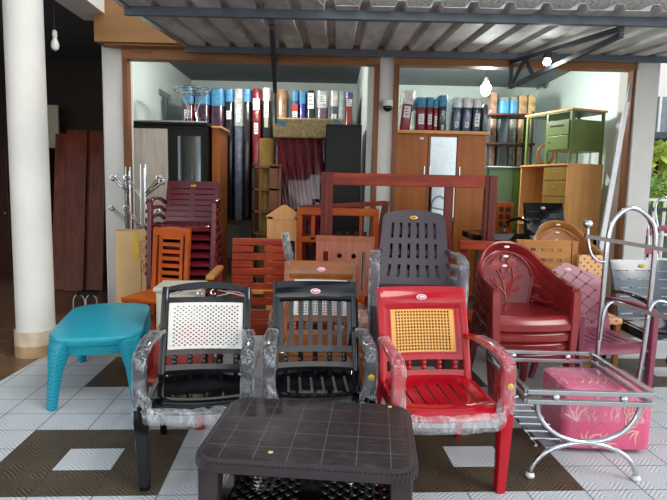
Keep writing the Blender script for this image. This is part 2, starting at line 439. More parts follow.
# lamps
lp = at(547,62,5.3)
t = thing('spot_lamp', 'small lit lamp clipped under the triangular iron awning bracket', 'lamp', lp)
MB().ball((0,0,0), .035).build('bulb', 'lit', t); MB().bx(-.03,.03,-.03,.03,.03,.09).build('holder', 'iron', t)
def hanging_bulb(label, p, ztop, matb, r=.034):
    t = thing('hanging_bulb', label, 'light bulb', p)
    MB().lathe([(.004,-.06*r/.034),(r*.75,-.045*r/.034),(r,-.015),(r*.85,.015),(r*.5,.05),(r*.45,.07)], (0,0,0), 16).build('bulb', matb, t)
    MB().lathe([(.02,.06),(.024,.07),(.024,.12),(.01,.135)], (0,0,0), 14).build('socket', 'white_plastic', t)
    MB().tube([(0,0,.13),(0,0,ztop-p.z)], .004, 6).build('cord', 'ink', t); return t
hanging_bulb('unlit bulb hanging on a black cord beside the round white column', at(55,44,5.6), 3.45, 'bulb_glass', .04)
pb = at(486,87,7.6)
hanging_bulb('glowing bulb hanging over the right hand wardrobe', pb, 3.36, 'lit', .07)
def point(name, p, e, r, c):
    l = bpy.data.lights.new(name, 'POINT'); l.energy = e; l.shadow_soft_size = r; l.color = c
    o = bpy.data.objects.new(name, l); COL.objects.link(o); o.location = p
point('bulb_light', pb-V((0,.0,.12)), 80, .08, (.92,1,.95))
pl_ = V((-1.15,7.05,3.2)); hanging_bulb('added unseen fill bulb behind the wooden lintel of the left shop opening', pl_, 3.36, 'lit', .05)  # added bulb, out of sight behind the lintel, to brighten the left shop
point('bulb_light', pl_-V((0,0,.12)), 36, .08, (1,.98,.93))  # fill light of the added unseen bulb
point('spot_light', lp-V((0,0,.06)), 2, .04, (1,1,1))
# CCTV
cc = at(387,107,FY)
t = thing('security_camera', 'white dome security camera with black eye on the middle white pillar', 'security camera', cc)
MB().lathe([(.05,.075),(.062,.06),(.062,.0),(.05,-.01)], (0,-.06,0), 20).build('housing', 'white_plastic', t)
MB().ball((0,-.075,-.015), .05, 16).build('lens_ball', 'black_plastic', t); MB().bx(-.03,.03,-.03,0,.0,.07).build('mount', 'white_plastic', t)
# wall bracket and little vent
p = at(143,95,8.4)
t = thing('wall_bracket', 'thin grey metal shelf bracket fixed high on the left shop wall', 'bracket', (-2.62,p.y,p.z))
MB().bx(0,.02,-.28,.28,-.03,.05).build('rail', 'steel', t); MB().bar((.01,-.05,-.03),(.01,-.05,-.45),.015,.015).build('strut', 'steel', t); MB().bar((.01,.12,-.03),(.01,.12,-.45),.015,.015).build('strut', 'steel', t)
p = at(546,86,9.8)
t = thing('wall_hook_rail', 'small grey hook rail high on the right shop wall', 'hook rail', (3.62,p.y,p.z)); MB().bx(-.04,0,-.3,.3,-.04,.04).build('rail', 'steel', t); MB().bx(-.06,-.03,-.3,-.2,-.09,-.03).build('hook', 'steel', t)
# ------------------------------------------------------------------ outside on the right
W('wall_outside', 'wall_white', 7.0,14,13.0,13.2,0,6)
t = thing('neighbouring_window', 'grey blue window with white bars in the white wall across the yard', 'window', (0,0,0))
a, b_ = at(648,132,12.95), at(668,97,12.95)
MB().bx(a.x-.1,a.x+3,12.93,13.0,a.z,b_.z).build('pane', plain('blue grey glass', '#5f7178', .2), t, False)
for k in range(9): MB().bx(a.x-.1+.28*k,a.x-.05+.28*k,12.88,12.93,a.z,b_.z).build('bar', 'white_plastic', t, False)
t = thing('dark_canopy', 'dark flat canopy below the barred window across the yard', 'canopy', (0,0,0))
a, b_ = at(644,150,11.5), at(668,134,11.5)
MB().bx(a.x-.6,a.x+4,11.2,12.9,a.z+.22,b_.z).build('roof', 'iron', t, False); MB().bx(a.x-.6,a.x+4,11.15,11.25,a.z,a.z+.14).build('beam', 'iron', t, False)
W('wall_garden', plain('dark green garden wall', '#3f5a50', .8), 6.0,14,12.3,12.5,0,at(650,165,12.3).z)
def leaf_clump(name, label, c, r, n, mat, size=.12):
    mb = MB()
    for k in range(n):
        d = V((RND.gauss(0,1),RND.gauss(0,1),RND.gauss(0,1))).normalized()*RND.random()**.4
        p = V(c)+V((d.x*r[0],d.y*r[1],d.z*r[2])); a = V((RND.gauss(0,1),RND.gauss(0,1),RND.gauss(0,.6))).normalized(); b = a.cross(V((RND.gauss(0,1),RND.gauss(0,1),RND.gauss(0,1)))).normalized()
        s = size*RND.uniform(.6,1.3)
        mb.add([p-a*s,p+b*s*.4,p+a*s,p-b*s*.4], [(0,1,2,3)])
    t = thing(name, label, 'plant', (c[0],c[1],0)); f = mb.build('foliage', mat, t, False); f.location = (-c[0],-c[1],0)
    MB().tube([(0,0,0),(.05,0,c[2]*.5),(0,0,c[2])], .04).build('trunk', 'dark_wood', t); return t
M['leaf_y'] = plain('sunlit yellow green leaves', '#a9b84a', .6, 0, .3, 8); M['leaf_g'] = plain('green leaves', '#6f9445', .6, 0, .3, 8)
leaf_clump('leafy_tree', 'yellow green leafy tree under the dark canopy across the yard', tuple(at(656,158,10.6)), (.9,.3,.35), 380, 'leaf_y')
leaf_clump('garden_bush', 'green bush behind the white fence at the right edge', tuple(at(664,196,9.8)), (.35,.3,.45), 260, 'leaf_g', .1)
pm = at(648,192,9.2)
t = thing('potted_palm', 'small palm with arching fronds behind the white fence', 'palm', (pm.x,pm.y,0))
MB().tube([(0,0,0),(0,0,pm.z-.25)], .05).build('trunk', 'dark_wood', t)
for k in range(13):
    an = 2*PI*k/13; mb = MB(); rise = RND.uniform(.3,.55)
    for i in range(14):
        s = i/13; p = V((math.cos(an)*s*.6, math.sin(an)*s*.6, pm.z-.25+rise*math.sin(s*2.2)))
        for sg in (-1,1):
            q = p+V((math.cos(an+sg*1.1),math.sin(an+sg*1.1),-.25))*.2*(1-.6*s); w = V((math.cos(an),math.sin(an),0))*.018
            mb.add([p-w,p+w,q], [(0,1,2)])
    mb.build('frond', 'leaf_y', t, False)
t = thing('white_fence', 'white metal railing at the far side of the yard on the right', 'fence', (0,0,0))
fa, fb = at(634,268,8.6), at(667,200,8.6)
for z in (fa.z+.15, (fa.z+fb.z)/2, fb.z): MB().bx(fa.x-.25,fa.x+3,8.57,8.63,z-.02,z+.02).build('rail', 'white_plastic', t, False)
for k in range(20): MB().bx(fa.x-.25+k*.16,fa.x-.22+k*.16,8.58,8.62,0,fb.z).build('baluster', 'white_plastic', t, False)
t = thing('dark_handrail', 'dark handrail on two posts in front of the white railing', 'handrail', (0,0,0))
ra = at(637,209,7.9); MB().bx(ra.x,ra.x+2.2,7.87,7.93,ra.z-.03,ra.z+.03).build('rail', 'iron', t, False)
for x in (.9,2.1): MB().bx(ra.x+x,ra.x+x+.05,7.88,7.92,0,ra.z).build('post', 'iron', t, False)
def bar_chair(label, px, py, Y):
    p = at(px,py,Y); t = thing('cafe_chair', label, 'chair', (p.x,p.y,0), 0, 'chrome cafe chairs with pink seats')
    MB().lathe([(.19,-.03),(.205,-.015),(.205,.02),(.17,.04)], (0,0,p.z), 24).build('seat', 'pink_cloth', t)
    for sx in (-1,1):
        for sy in (-1,1): MB().tube([(sx*.13,sy*.13,p.z-.03),(sx*.18,sy*.18,0)], .014).build('leg', 'chrome', t)
    MB().tube(bz([(-.17,.13,p.z),(-.19,.2,p.z+.28),(-.1,.22,p.z+.4),(.1,.22,p.z+.4),(.19,.2,p.z+.28),(.17,.13,p.z)]), .012).build('backrest', 'chrome', t)
bar_chair('tall chrome cafe chair with round pink seat, behind the shorter one outside', 639,232,7.6)
bar_chair('shorter chrome cafe chair with round pink seat beside the right white pillar', 641,250,7.0)
bar_chair('chrome cafe chair with pink seat cut by the right picture edge', 677,229,7.1)
# ------------------------------------------------------------------ plastic armchairs
def breaks(spans):
    """spans of (lo,hi) holes inside 0..1 -> break list"""
    out = []
    for a, b in spans: out += [a, b]
    return out
def grid_breaks(lo, hi, n, frac):
    """n holes between lo and hi: [lo, h0, h1, h2 ... hi]"""
    p = (hi-lo)/n; o = [lo]
    for i in range(n): o += [lo+p*(i+.5-frac/2), lo+p*(i+.5+frac/2)]
    return o+[hi]
def armchair(label, loc, rz, mat, style, panel_mat=None, group=None, W=.56, sz=.42, top=.90, bw=.235, tilt=.17, wrap=None,
             badge=None, sticker=False, hide=(), scale=None, name='plastic_armchair', seatstyle='slots', wrap_apron=True, arm_wrap=(1,-1), armz=.655):
    t = thing(name, label, 'chair', loc, rz, group, scale)
    hw = W/2-.028; y0, y1 = -.25, .2
    def sfn(u, v):
        half = (hw-.02)*(1-v)+(bw+.0)*v
        z = sz-.022*math.sin(PI*min(v*1.05,1))*(1-u*u*.6)+.012*v
        y = y0+(y1-y0)*v-.03*(1-u*u)*(1-v)
        if v < .12: z -= .05*(1-v/.12)**2; y -= .012*(1-v/.12)
        z -= .03*max(0,abs(u)-.9)/.1
        return (u*half, y, z)
    us = [-1,-.97,-.9]; hol = []
    if seatstyle == 'slots':
        n = 6
        for k in range(n):
            c = -.66+k*1.32/(n-1); us += [c-.028, c+.028]
        us += [.9,.97,1]; vs = [0,.03,.07,.12,.22]+lin(.3,.75,6)+[.85,.93,1]
        hole = lambda i, j: 3 <= i < 3+2*n and (i-3) % 2 == 0 and 4 <= j < 10
    else:
        us = [-1,-.97,-.9]+lin(-.8,.8,9)+[.9,.97,1]; vs = [0,.03,.07,.12,.2]+lin(.3,.9,8)+[1]; hole = None
    MB().panel(us, vs, sfn, .014, hole).bar((-hw+.02,y0+.02,sz-.05),(-bw,y1,sz-.03),.02,.07).bar((hw-.02,y0+.02,sz-.05),(bw,y1,sz-.03),.02,.07).build('seat', mat, t)
    H = top-sz+.03
    def hb(v): return bw
    if style == 'vslots':
        def hb(v):
            if v < .5: return bw+.07*(1-v/.5)**2
            return bw-.025*(v-.5)/.5-(.03*((v-.93)/.07)**2 if v > .93 else 0)
    if style == 'quilt':
        def hb(v):
            return bw+.02-(.18*((v-.72)/.28)**3 if v > .72 else 0)
    def bfn(u, v, off=0):
        e = .025*u*u
        topdrop = 0
        if style in ('vslots',): topdrop = .018*u*u*max(0,(v-.8)/.2)
        if style == 'scroll': topdrop = .035*u*u*max(0,(v-.86)/.14)
        if style == 'quilt': topdrop = .05*u*u*max(0,(v-.7)/.3)
        return (u*hb(v), y1-.015+tilt*v*(.75+.25*v)-e-off, sz-.03+H*v-topdrop)
    U = lin(-1,1,13)
    pm = panel_mat or mat
    if style in ('cane','slats','scroll'):
        for s in (-1,1):
            pts = [V(bfn(s*.98,v)) for v in lin(-.02,1.0,12)]
            MB().sweep(pts, [.05]*12, [.042]*12, (1,0,0), 10, sq=.6).build('back_post', mat, t)
        if style == 'scroll':
            MB().panel(U, lin(.93,1.0,4), bfn, .03).build('top_rail', mat, t)
            MB().panel(U, lin(.79,.84,3), bfn, .03).build('lower_rail', mat, t)
            sb = MB()
            for s in (-1,1):
                pts = []
                for k in range(22):
                    a = k/21; r = .056*(1-a*.75); th = s*(PI/2+a*4.4)
                    pts.append(V(bfn(s*.16+s*r*1.9*math.cos(th)*s, .885+r*.75*math.sin(abs(th)))))
                sb.tube(pts, .0045, 6)
                sb.tube(bz([bfn(s*.22,.85), bfn(s*.45,.875), bfn(s*.7,.915), bfn(s*.92,.87)]), .004, 6)
                sb.tube(bz([bfn(s*.25,.92), bfn(s*.5,.90), bfn(s*.9,.855)]), .004, 6)
            sb.build('scrollwork', 'steel', t)
            lo, hi = .30,.785; pr = (.24,.29)
        elif style == 'cane':
            MB().panel(U, lin(.795,1.0,9), lambda u,v: bfn(u,v,.016*(1-((v-.9)/.105)**2)), .026).build('top_rail', mat, t); lo, hi = .31,.79; pr = (.245,.30)
        else:
            MB().panel(U, lin(.80,1.0,9), lambda u,v: bfn(u,v,.016*(1-((v-.9)/.105)**2)), .026).build('top_rail', mat, t); pr = (.245,.31)
        MB().panel(U, lin(pr[0],pr[1],3), bfn, .03).build('middle_rail', mat, t)
        MB().panel(U, lin(.06,.14,3), bfn, .03).build('bottom_rail', mat, t)
        for k in range(5):
            u = -.72+.36*k
            sp = MB(); q0, q1 = V(bfn(u,.13)), V(bfn(u,.25))
            for a, r in ((.1,.011),(.3,.017),(.5,.011),(.7,.017),(.9,.011)): sp.ball(q0.lerp(q1,a), r, 8)
            sp.tube([q0,q1], .008, 6).build('spindle', mat, t)
        if style == 'slats':
            for k in range(8):
                u = -.84+.24*k
                MB().bar(bfn(u,.30), bfn(u,.81), .026,.018,(0,1,0)).build('slat', mat, t)
        else:
            nx, ny = (18,13) if style == 'cane' else (16,22)
            stag = style == 'scroll'
            if stag: nx, ny = 24, 20
            ue = .66 if style == 'cane' else .78
            us = grid_breaks(-ue,ue,nx,.6 if not stag else .70); vs = grid_breaks(lo+.03,hi-.03,ny,.6 if not stag else .72)
            us = [-ue-.1]+us+[ue+.1]; vs = [lo]+vs+[hi]
            def hole(i, j):
                a, b2 = i-1, j-1
                if a < 0 or b2 < 0 or a >= 2*nx+1 or b2 >= 2*ny+1: return False
                if a % 2 == 0 or b2 % 2 == 0: return False
                return not stag or ((a//2+b2//2) % 2 == 0)
            MB().panel(us, vs, lambda u,v: bfn(u,v,.004), .012, hole).build('back_panel', pm, t)
            if style == 'cane':
                fr = MB()
                for u in (-.85,.85): fr.panel([u-.09,u,u+.09], lin(lo,hi,6), bfn, .024)
                fr.panel(U, [hi-.02,hi+.01], bfn, .024); fr.panel(U, [lo-.01,lo+.015], bfn, .024)
                for k in range(24):
                    for v in (lo+.002,hi+.0): fr.ball(bfn(-.8+1.6*k/23,v,.014), .0045, 6)
                for k in range(16):
                    for u in (-.8,.8): fr.ball(bfn(u,lo+(hi-lo)*k/15,.014), .0045, 6)
                fr.build('panel_frame', mat, t)
    elif style == 'vslots':
        n = 6; us = [-1,-.9]
        for k in range(n):
            c = -.66+k*1.32/(n-1); us += [c-.042,c+.042]
        us += [.9,1]
        vs = [0,.08,.17,.22,.27,.32,.40,.47,.54,.58,.65,.70,.77,.84,.88,.92,.96,.985,1]
        rows = ((2,5),(6,9),(10,13))
        hole = lambda i,j: 2 <= i < 2+2*n and (i-2) % 2 == 0 and any(a <= j < b2 for a,b2 in rows)
        MB().panel(us, vs, bfn, .022, hole).build('backrest', pm, t)
    elif style == 'hslots':
        us = [-1,-.86]+lin(-.84,-.1,5)+lin(.1,.84,5)+[.86,1]; n = 6; vs = [0,.14]
        for k in range(n):
            c = .2+k*.125; vs += [c-.014,c+.014]
        vs += [.92,.97,1]
        hole = lambda i,j: (2 <= i < 6 or 7 <= i < 11) and 2 <= j < 2+2*n and (j-2) % 2 == 0
        MB().panel(us, vs, bfn, .022, hole).build('backrest', pm, t)
    elif style == 'hlines':
        us = [-1,-.98]+lin(-.9,.9,9)+[.98,1]; vs = [0,.05]; n = 6
        for k in range(n):
            c = .15+k*.135; vs += [c-.008,c+.008]
        vs += [.93,.97,1]
        hole = lambda i,j: 2 <= i < 10 and 2 <= j < 2+2*n and (j-2) % 2 == 0 and i not in (4,7)
        MB().panel(us, vs, bfn, .02, hole).build('backrest', pm, t)
    elif style == 'quilt':
        us = [-1,-.97]+lin(-.9,.9,11)+[.97,1]; vs = [0,.04]+lin(.1,.9,12)+[.95,.98,1]
        MB().panel(us, vs, bfn, .024).build('backrest', mat, t)
        st = MB()
        for s in (-1,1):
            for k in range(-6,7):
                pts = []
                for q in lin(0,1,22):
                    v = .16+q*.74; u = s*((v-.16)*2.72-1.0)+k*.5
                    if abs(u) <= .84 - max(0,(v-.75))*1.4: pts.append(V(bfn(u,v,.012)))
                if len(pts) > 2: st.tube(pts, .0035, 5)
        st.build('stitching', 'stitch', t)
        for i in range(-3,4):
            for j in range(0,9):
                v = .16+j*.0919; u = i*.25
                if (i+j) % 2 == 0 and abs(u) < .8-max(0,(v-.75))*1.4: MB().ball((0,0,0), .010, 8).build('button', 'rose_plastic', t, loc=V(bfn(u,v,.014)))
    # arms and legs
    for s in (-1,1):
        pts = bz([bfn(s*.98,.5), (s*(hw-.012),y1-.1,armz+.01), (s*hw,-.08,armz+.012), (s*hw,-.22,armz-.004), (s*(hw),-.262,armz-.035)], 5)
        n = len(pts); MB().sweep(pts, [.04+.022*min(1,i/(n*.5)) for i in range(n)], [.03]*n, (0,0,1), 10, sq=.5).build('arm', mat, t)
        if style in ('vslots','hslots','quilt','hlines'):
            MB().sweep([(s*(hw-.003),-.245,armz-.02),(s*(hw-.008),-.25,sz),(s*(hw-.03),-.275,0)], [.05,.05,.036], [.055,.06,.045], (0,-1,0), 10, sq=.4).build('leg', mat, t)
        else:
            MB().sweep([(s*hw,-.245,armz-.015),(s*hw,-.25,sz+.02),(s*(hw-.006),-.255,sz-.1),(s*(hw-.02),-.27,0)], [.058,.062,.066,.046], [.06,.066,.066,.05], (0,-1,0), 10, sq=.3).build('leg', mat, t)
        MB().sweep([(s*(bw-.0),y1-.02,sz+.0),(s*(bw+.01),y1+.03,sz-.12),(s*(bw+.02),y1+.13,0)], [.045,.045,.035], [.055,.055,.042], (0,1,0), 10, sq=.3).build('leg', mat, t)
    if badge:
        p = V(bfn(0,.91 if style not in ('scroll',) else .965, .034 if style in ('cane','slats') else .018)); d = V(bfn(0,1))-V(bfn(0,.9)); a = math.atan2(d.y,d.z)
        o = MB().ball((0,0,0), 1, 20, (.030,.006,.016)).build('badge', 'badge_white' if badge == 'red' else 'gold', t, loc=p); o.rotation_euler = (-a,0,0)
        o2 = MB().ball((0,-.003,0), 1, 20, (.025,.005,.012)).build('emblem', 'badge_red' if badge == 'red' else 'gold', o)
        o3 = MB().bx(-.014,.014,-.0095,-.007,-.0025,.0025).build('lettering', 'badge_white' if badge == 'red' else 'ink', o)
    if sticker:
        MB().ball((0,0,0), 1, 16, (.016,.004,.016)).build('price_sticker', 'gold', t, loc=(hw,-.285,armz-.12))
    if wrap:
        for s in arm_wrap:
            pts = bz([(s*(hw-.008),y1-.12,armz+.012),(s*hw,-.05,armz+.014),(s*hw,-.2,armz),(s*hw,-.258,armz-.03),(s*hw,-.262,armz-.14),(s*(hw-.002),-.262,sz-.05)], 6)
            n = len(pts); MB().sweep(pts, [RND.uniform(.064,.071) for _ in range(n)], [RND.uniform(.040,.050) for _ in range(n)], (0,0,1), 10, sq=.5, jit=.0025).build('plastic_wrap', wrap, t, True)
        if wrap_apron:
            for dz, r in ((-.03,.03),(-.012,.03)):
                pts = [V((u*(hw+.0), y0-.035*(1-u*u)-.02, sz-.035+dz+RND.uniform(-.006,.006))) for u in lin(-1,1,18)]
                MB().sweep(pts, [RND.uniform(.02,.028) for _ in pts], [RND.uniform(.066,.08) for _ in pts], (0,0,1), 10, sq=.7, jit=.002).build('plastic_wrap', wrap, t)
            for s in (-1,1):
                pts = [V((s*(hw-.03*q), -.275+.02*q, sz+.12-.19*q)) for q in lin(0,1,6)]
                MB().sweep(pts, [.06,.05,.05,.06,.07,.05], [.03]*6, (0,-1,0), 8, sq=.8, jit=.006).build('plastic_wrap', wrap, t)
    return t
# the three in front
armchair('black armchair with white perforated back panel, wrapped arms, beside the teal table', (-.685,2.755,0), rad(7), 'black_plastic', 'scroll', 'white_plastic', None, wrap='film', seatstyle='plain')
armchair('black armchair with vertical back slats and wrapped arms, between white-panelled and red chairs', (-.075,2.84,0), rad(5), 'black_plastic', 'slats', None, None, badge='red', wrap='film', sticker=True)
armchair('red armchair with honey cane-pattern back panel and plastic wrapped arms', (.55,2.735,0), rad(8), 'red_plastic', 'cane', 'cane_plastic', None, badge='red', wrap='film', sticker=True, W=.60, bw=.245)
# brown chair behind the slatted black one
p = at(324,300,3.75)
armchair('brown armchair with white perforated back, standing behind the slatted black armchair', (-.085,3.53,0), 0, 'brown_plastic', 'cane', 'white_plastic', None, badge='red', wrap='film', wrap_apron=False, W=.61, bw=.25, top=.93, seatstyle='plain')
# small brick red rattan pattern chair behind the white-panelled one
t = thing('kids_chair', 'small brick red rattan pattern chair behind the black white-panelled armchair', 'chair', (-.965,3.27,0), rad(3))
def woven(name, base):
    m, nt, b = nodes(name); vec = coords(nt)
    w = nt.nodes.new('ShaderNodeTexChecker'); w.inputs['Scale'].default_value = 90; nt.links.new(vec, w.inputs['Vector'])
    c = srgb(base); link(nt, mixc(nt, w.outputs['Fac'], sc(c,.6), sc(c,1.15)), b.inputs['Base Color']); b.inputs['Roughness'].default_value = .45
    bump(nt, b, w.outputs['Fac'], .6, .004); return m
M['red_rattan'] = woven('brick red rattan plastic', '#a5362f')
MB().panel(lin(-1,1,9), [0,.06,.2,.5,1], lambda u,v: (u*.17,-.16+.32*v,.30-.02*math.sin(PI*v)), .02).build('seat', 'red_rattan', t)
MB().panel(lin(-1,1,9), lin(0,1,7), lambda u,v: (u*(.18-.03*v*v),.15+.06*v-.03*u*u,.30+.26*v), .02).build('backrest', 'red_rattan', t)
for s in (-1,1):
    MB().panel(lin(0,1,6), lin(0,1,4), lambda u,v: (s*(.185),.15-.3*u,.28+.2*v*(1-.35*u)), .02).build('arm', 'red_rattan', t)
    MB().sweep([(s*.165,-.14,.3),(s*.175,-.16,0)], [.07,.05],[.05,.04],(0,-1,0),10).build('leg', 'dark_red_plastic', t)
    MB().sweep([(s*.155,.13,.3),(s*.17,.17,0)], [.07,.05],[.05,.04],(0,-1,0),10).build('leg', 'dark_red_plastic', t)
# ---- stack of dark mauve-brown high back chairs
ords = ['topmost','second from top','third from top','fourth from top','fifth from top','sixth from top','seventh from top','eighth from top','lowest']
def stack(make, base, rz, n, dz, dy, lab, group):
    first = make(lab % (ords[0] if n > 1 else 'only'), (base[0]+0, base[1], (n-1)*dz)); first['group'] = group
    for k in range(1, n):
        l = ords[k] if k < n-1 else 'lowest'
        d = V((0,-dy*k,0)); c, s_ = math.cos(rz), math.sin(rz)
        dup(first, (base[0]+d.x*c-d.y*s_, base[1]+d.x*s_+d.y*c, (n-1-k)*dz), None, lab % l, group)
    return first
stack(lambda l, p: armchair(l, p, rad(-4), 'violet_plastic', 'vslots', None, None, wrap='film', wrap_apron=False, badge='gold', W=.62, bw=.245, top=.96), (.56,3.64,0), rad(-4), 5, .088, -.022,
      'dark mauve-brown high-back chair, %s of the stack behind the red armchair', 'stacked mauve-brown high-back chairs')
# ---- left maroon stack
pl = at(190,200,5.45)
stack(lambda l, p: armchair(l, p, rad(4), 'maroon_plastic', 'hslots', None, None, badge='gold', W=.66, bw=.265, top=.84), (pl.x,5.35,0), rad(4), 9, .083, .008,
      'maroon armchair with slotted back, %s of the tall stack by the pale wardrobe', 'stacked maroon slotted-back chairs')
# ---- round back flower chairs
def tub_chair(label, loc, rz, mat, flower=True, group=None, W=.62, sz=.43, top=.86, name='plastic_tub_chair', badge='red', woven_mat=None, scale=None):
    t = thing(name, label, 'chair', loc, rz, group, scale)
    hw = W/2-.03
    # rim: from left arm front over the back to right arm front
    pts = []; 
    key = [(-hw,-.25,.59),(-hw-.002,-.1,.615),(-hw+.015,.04,.645),(-hw*.84,.15,.70),(-hw*.60,.235,top-.055),(-hw*.3,.288,top-.012),(0,.298,top)]
    key = key+[(-x,y,z) for x,y,z in reversed(key[:-1])]
    rim = bz(key, 6); n = len(rim)
    MB().sweep(rim, [.035]*n, [.07+.035*math.sin(PI*i/(n-1)) for i in range(n)], (0,-.8,.6), 10, sq=.55).build('rim', mat, t)
    def sfn(u, v):
        half = (hw-.0)*(1-v)+.2*v; z = sz-.02*math.sin(PI*v)*(1-u*u)
        y = -.25+.44*v-.035*(1-u*u)*(1-v)
        if v < .1: z -= .05*(1-v/.1)**2
        return (u*half,y,z)
    MB().panel(lin(-1,1,13), [0,.03,.06,.1,.2,.35,.5,.7,.9,1], sfn, .016).panel(lin(-1,1,11), [0,1], lambda u,v: (u*(hw-.005),-.262-.035*(1-u*u),sz-.045-.04*v), .014).build('seat', mat, t)
    def pf(u, v, off=0):
        a = .20*math.sqrt(max(0.02,1-((v-.5)/.56)**2))
        if v < .5: a = .15+(.20-.15)*v/.5
        return (u*a, .19+.085*v-.03*u*u-off, sz-.01+(top-.02-sz)*v-.03*u*u*v)
    MB().panel(lin(-1,1,13), lin(0,.985,14), pf, .014).build('back_panel', woven_mat or 'lattice', t)
    bd = MB().tube([V(pf(-1,v,.01)) for v in lin(0,.98,12)]+[V(pf(u,.985,.01)) for u in lin(-.8,.8,9)]+[V(pf(1,v,.01)) for v in lin(.98,0,12)], .011, 8)
    bd.build('panel_border', mat, t)
    if flower:
        fl = MB()
        for (u, v, r) in ((-.42,.74,.042),(.3,.80,.036),(.05,.42,.032)):
            fl.ball(pf(u,v,.014), r*.32, 8, (1,.5,1))
            for k in range(11):
                a = 2*PI*k/11; c = V(pf(u,v,.012)); q = c+V((math.cos(a)*r,0,math.sin(a)*r))
                fl.bar(c, q, r*.25, .008, (0,1,0), r*.4, .006)
        for pts_ in ([(-.35,.66),(-.15,.5),(-.05,.3),(0,.08)],[(.28,.72),(.3,.5),(.1,.3),(0,.08)],[(.62,.6),(.35,.45),(.15,.25)],[(-.6,.5),(-.3,.35),(-.05,.2)],[(.5,.35),(.25,.22),(.02,.1)]):
            fl.tube(bz([pf(u,v,.012) for u,v in pts_], 6), .0065, 6)
        for (u,v,a) in ((.1,.62,1.1),(.25,.56,.6),(.5,.52,.3),(-.3,.42,2.4),(-.5,.3,2.8),(.4,.28,.4),(-.1,.6,1.9),(.15,.2,.8),(.55,.68,.9),(-.12,.82,1.6)):
            c = V(pf(u,v,.013)); d = V((math.cos(a),0,math.sin(a)))*.045
            fl.bar(c, c+d, .022, .008, (0,1,0), .004, .005)
        fl.build('flower_relief', 'flower_red', t)
    for s in (-1,1):
        for k in range(4):
            q = k/4
            a0 = V(pf(s*1.02,.86-.23*k,.005)); a3 = V((s*(hw-.005+.0), .05-.07*k, .645-.045*k)); 
            mid = (a0+a3)/2+V((s*.025,.035,.03-.02*k))
            MB().sweep(bz([a0,mid,a3],6), .014, [.03]*13, (0,0,1), 8, sq=.6).build('side_bar', mat, t)
        sp = lambda u,v: (s*(hw-.005-.015*v), -.25+.30*u, .44+(.19)*v*(1+.1*u))
        us = [0,.1]+[x for k in range(3) for x in (.22+.24*k,.36+.24*k)]+[.95,1]
        MB().panel(us, [0,.45,.8,.87,1], sp, .014, lambda i,j: j == 2 and i in (2,4,6)).build('side_panel', mat, t)
        MB().sweep([(s*hw,-.25,.60),(s*(hw-.004),-.255,sz-.02),(s*(hw-.03),-.275,0)], [.06,.06,.04], [.05,.055,.045], (0,-1,0), 10, sq=.35).build('leg', mat, t)
        MB().sweep([(s*.2,.19,sz),(s*.22,.26,.15),(s*.235,.29,0)], [.06,.05,.04], [.05,.05,.045], (0,1,0), 10, sq=.35).build('leg', mat, t)
    if badge: MB().ball((0,0,0), 1, 14, (.022,.006,.009)).build('badge', 'badge_white', t, loc=(0,.225,top+.005))
    return t
def lattice(name, base):
    m, nt, b = nodes(name); vec = coords(nt, (1,1,1), 'Object', (0,rad(45),0)); 
    w = nt.nodes.new('ShaderNodeTexChecker'); w.inputs['Scale'].default_value = 110; nt.links.new(vec, w.inputs['Vector'])
    c = srgb(base); link(nt, mixc(nt, w.outputs['Fac'], sc(c,.45), sc(c,1.25)), b.inputs['Base Color']); b.inputs['Roughness'].default_value = .35
    bump(nt, b, w.outputs['Fac'], .5, .004); return m
M['flower_red'] = plastic('raised wine red flowers', '#9a3434', .25, .1, .3)
M['lattice'] = lattice('wine lattice plastic', '#7a2226'); M['tan_lattice'] = lattice('tan lattice plastic', '#b27a42')
pw = at(527,330,3.45)
stack(lambda l, p: tub_chair(l, p, rad(7), 'wine_plastic', top=.84), (1.305,3.74,0), rad(7), 4, .072, -.010,
      'wine red flower-relief chair, %s of the stack beside the red armchair', 'stacked wine red flower chairs')
# dull rose quilted chair
armchair('dull rose armchair with quilted diamond back, behind the pink pouf', (1.925,3.90,0), rad(11), 'rose_plastic', 'quilt', None, None, W=.64, bw=.255, top=.91, seatstyle='slots', badge='red', tilt=.2)
# glossy slate chair on the right edge
g0 = at(655,300,4.5)
armchair('glossy slate grey armchair with horizontal back lines at the right edge', (2.70,4.30,0), rad(4), 'black_plastic', 'hlines', 'grey_plastic', None, W=.66, bw=.29, top=.90, badge='gold', seatstyle='plain', tilt=.2)
# tan tub chairs and black chairs further back
pt = at(554,235,5.3)
stack(lambda l, p: tub_chair(l, p, rad(-6), 'tan_plastic', False, woven_mat='tan_lattice', W=.6, top=.84), (pt.x+.03,5.12,0), rad(-6), 5, .078, -.010,
      'tan round-back plastic chair, %s of the stack behind the slatted honey chair', 'stacked tan round-back chairs')
pk = at(556,215,6.1)
stack(lambda l, p: armchair(l, p, rad(14), 'black_plastic', 'hslots', None, None, W=.62, bw=.25, top=1.0, badge='red', seatstyle='plain'), (pk.x-.02,5.93,0), rad(14), 5, .088, .012,
      'black slotted-back chair, %s of the stack below the wooden desk', 'stacked black slotted-back chairs')
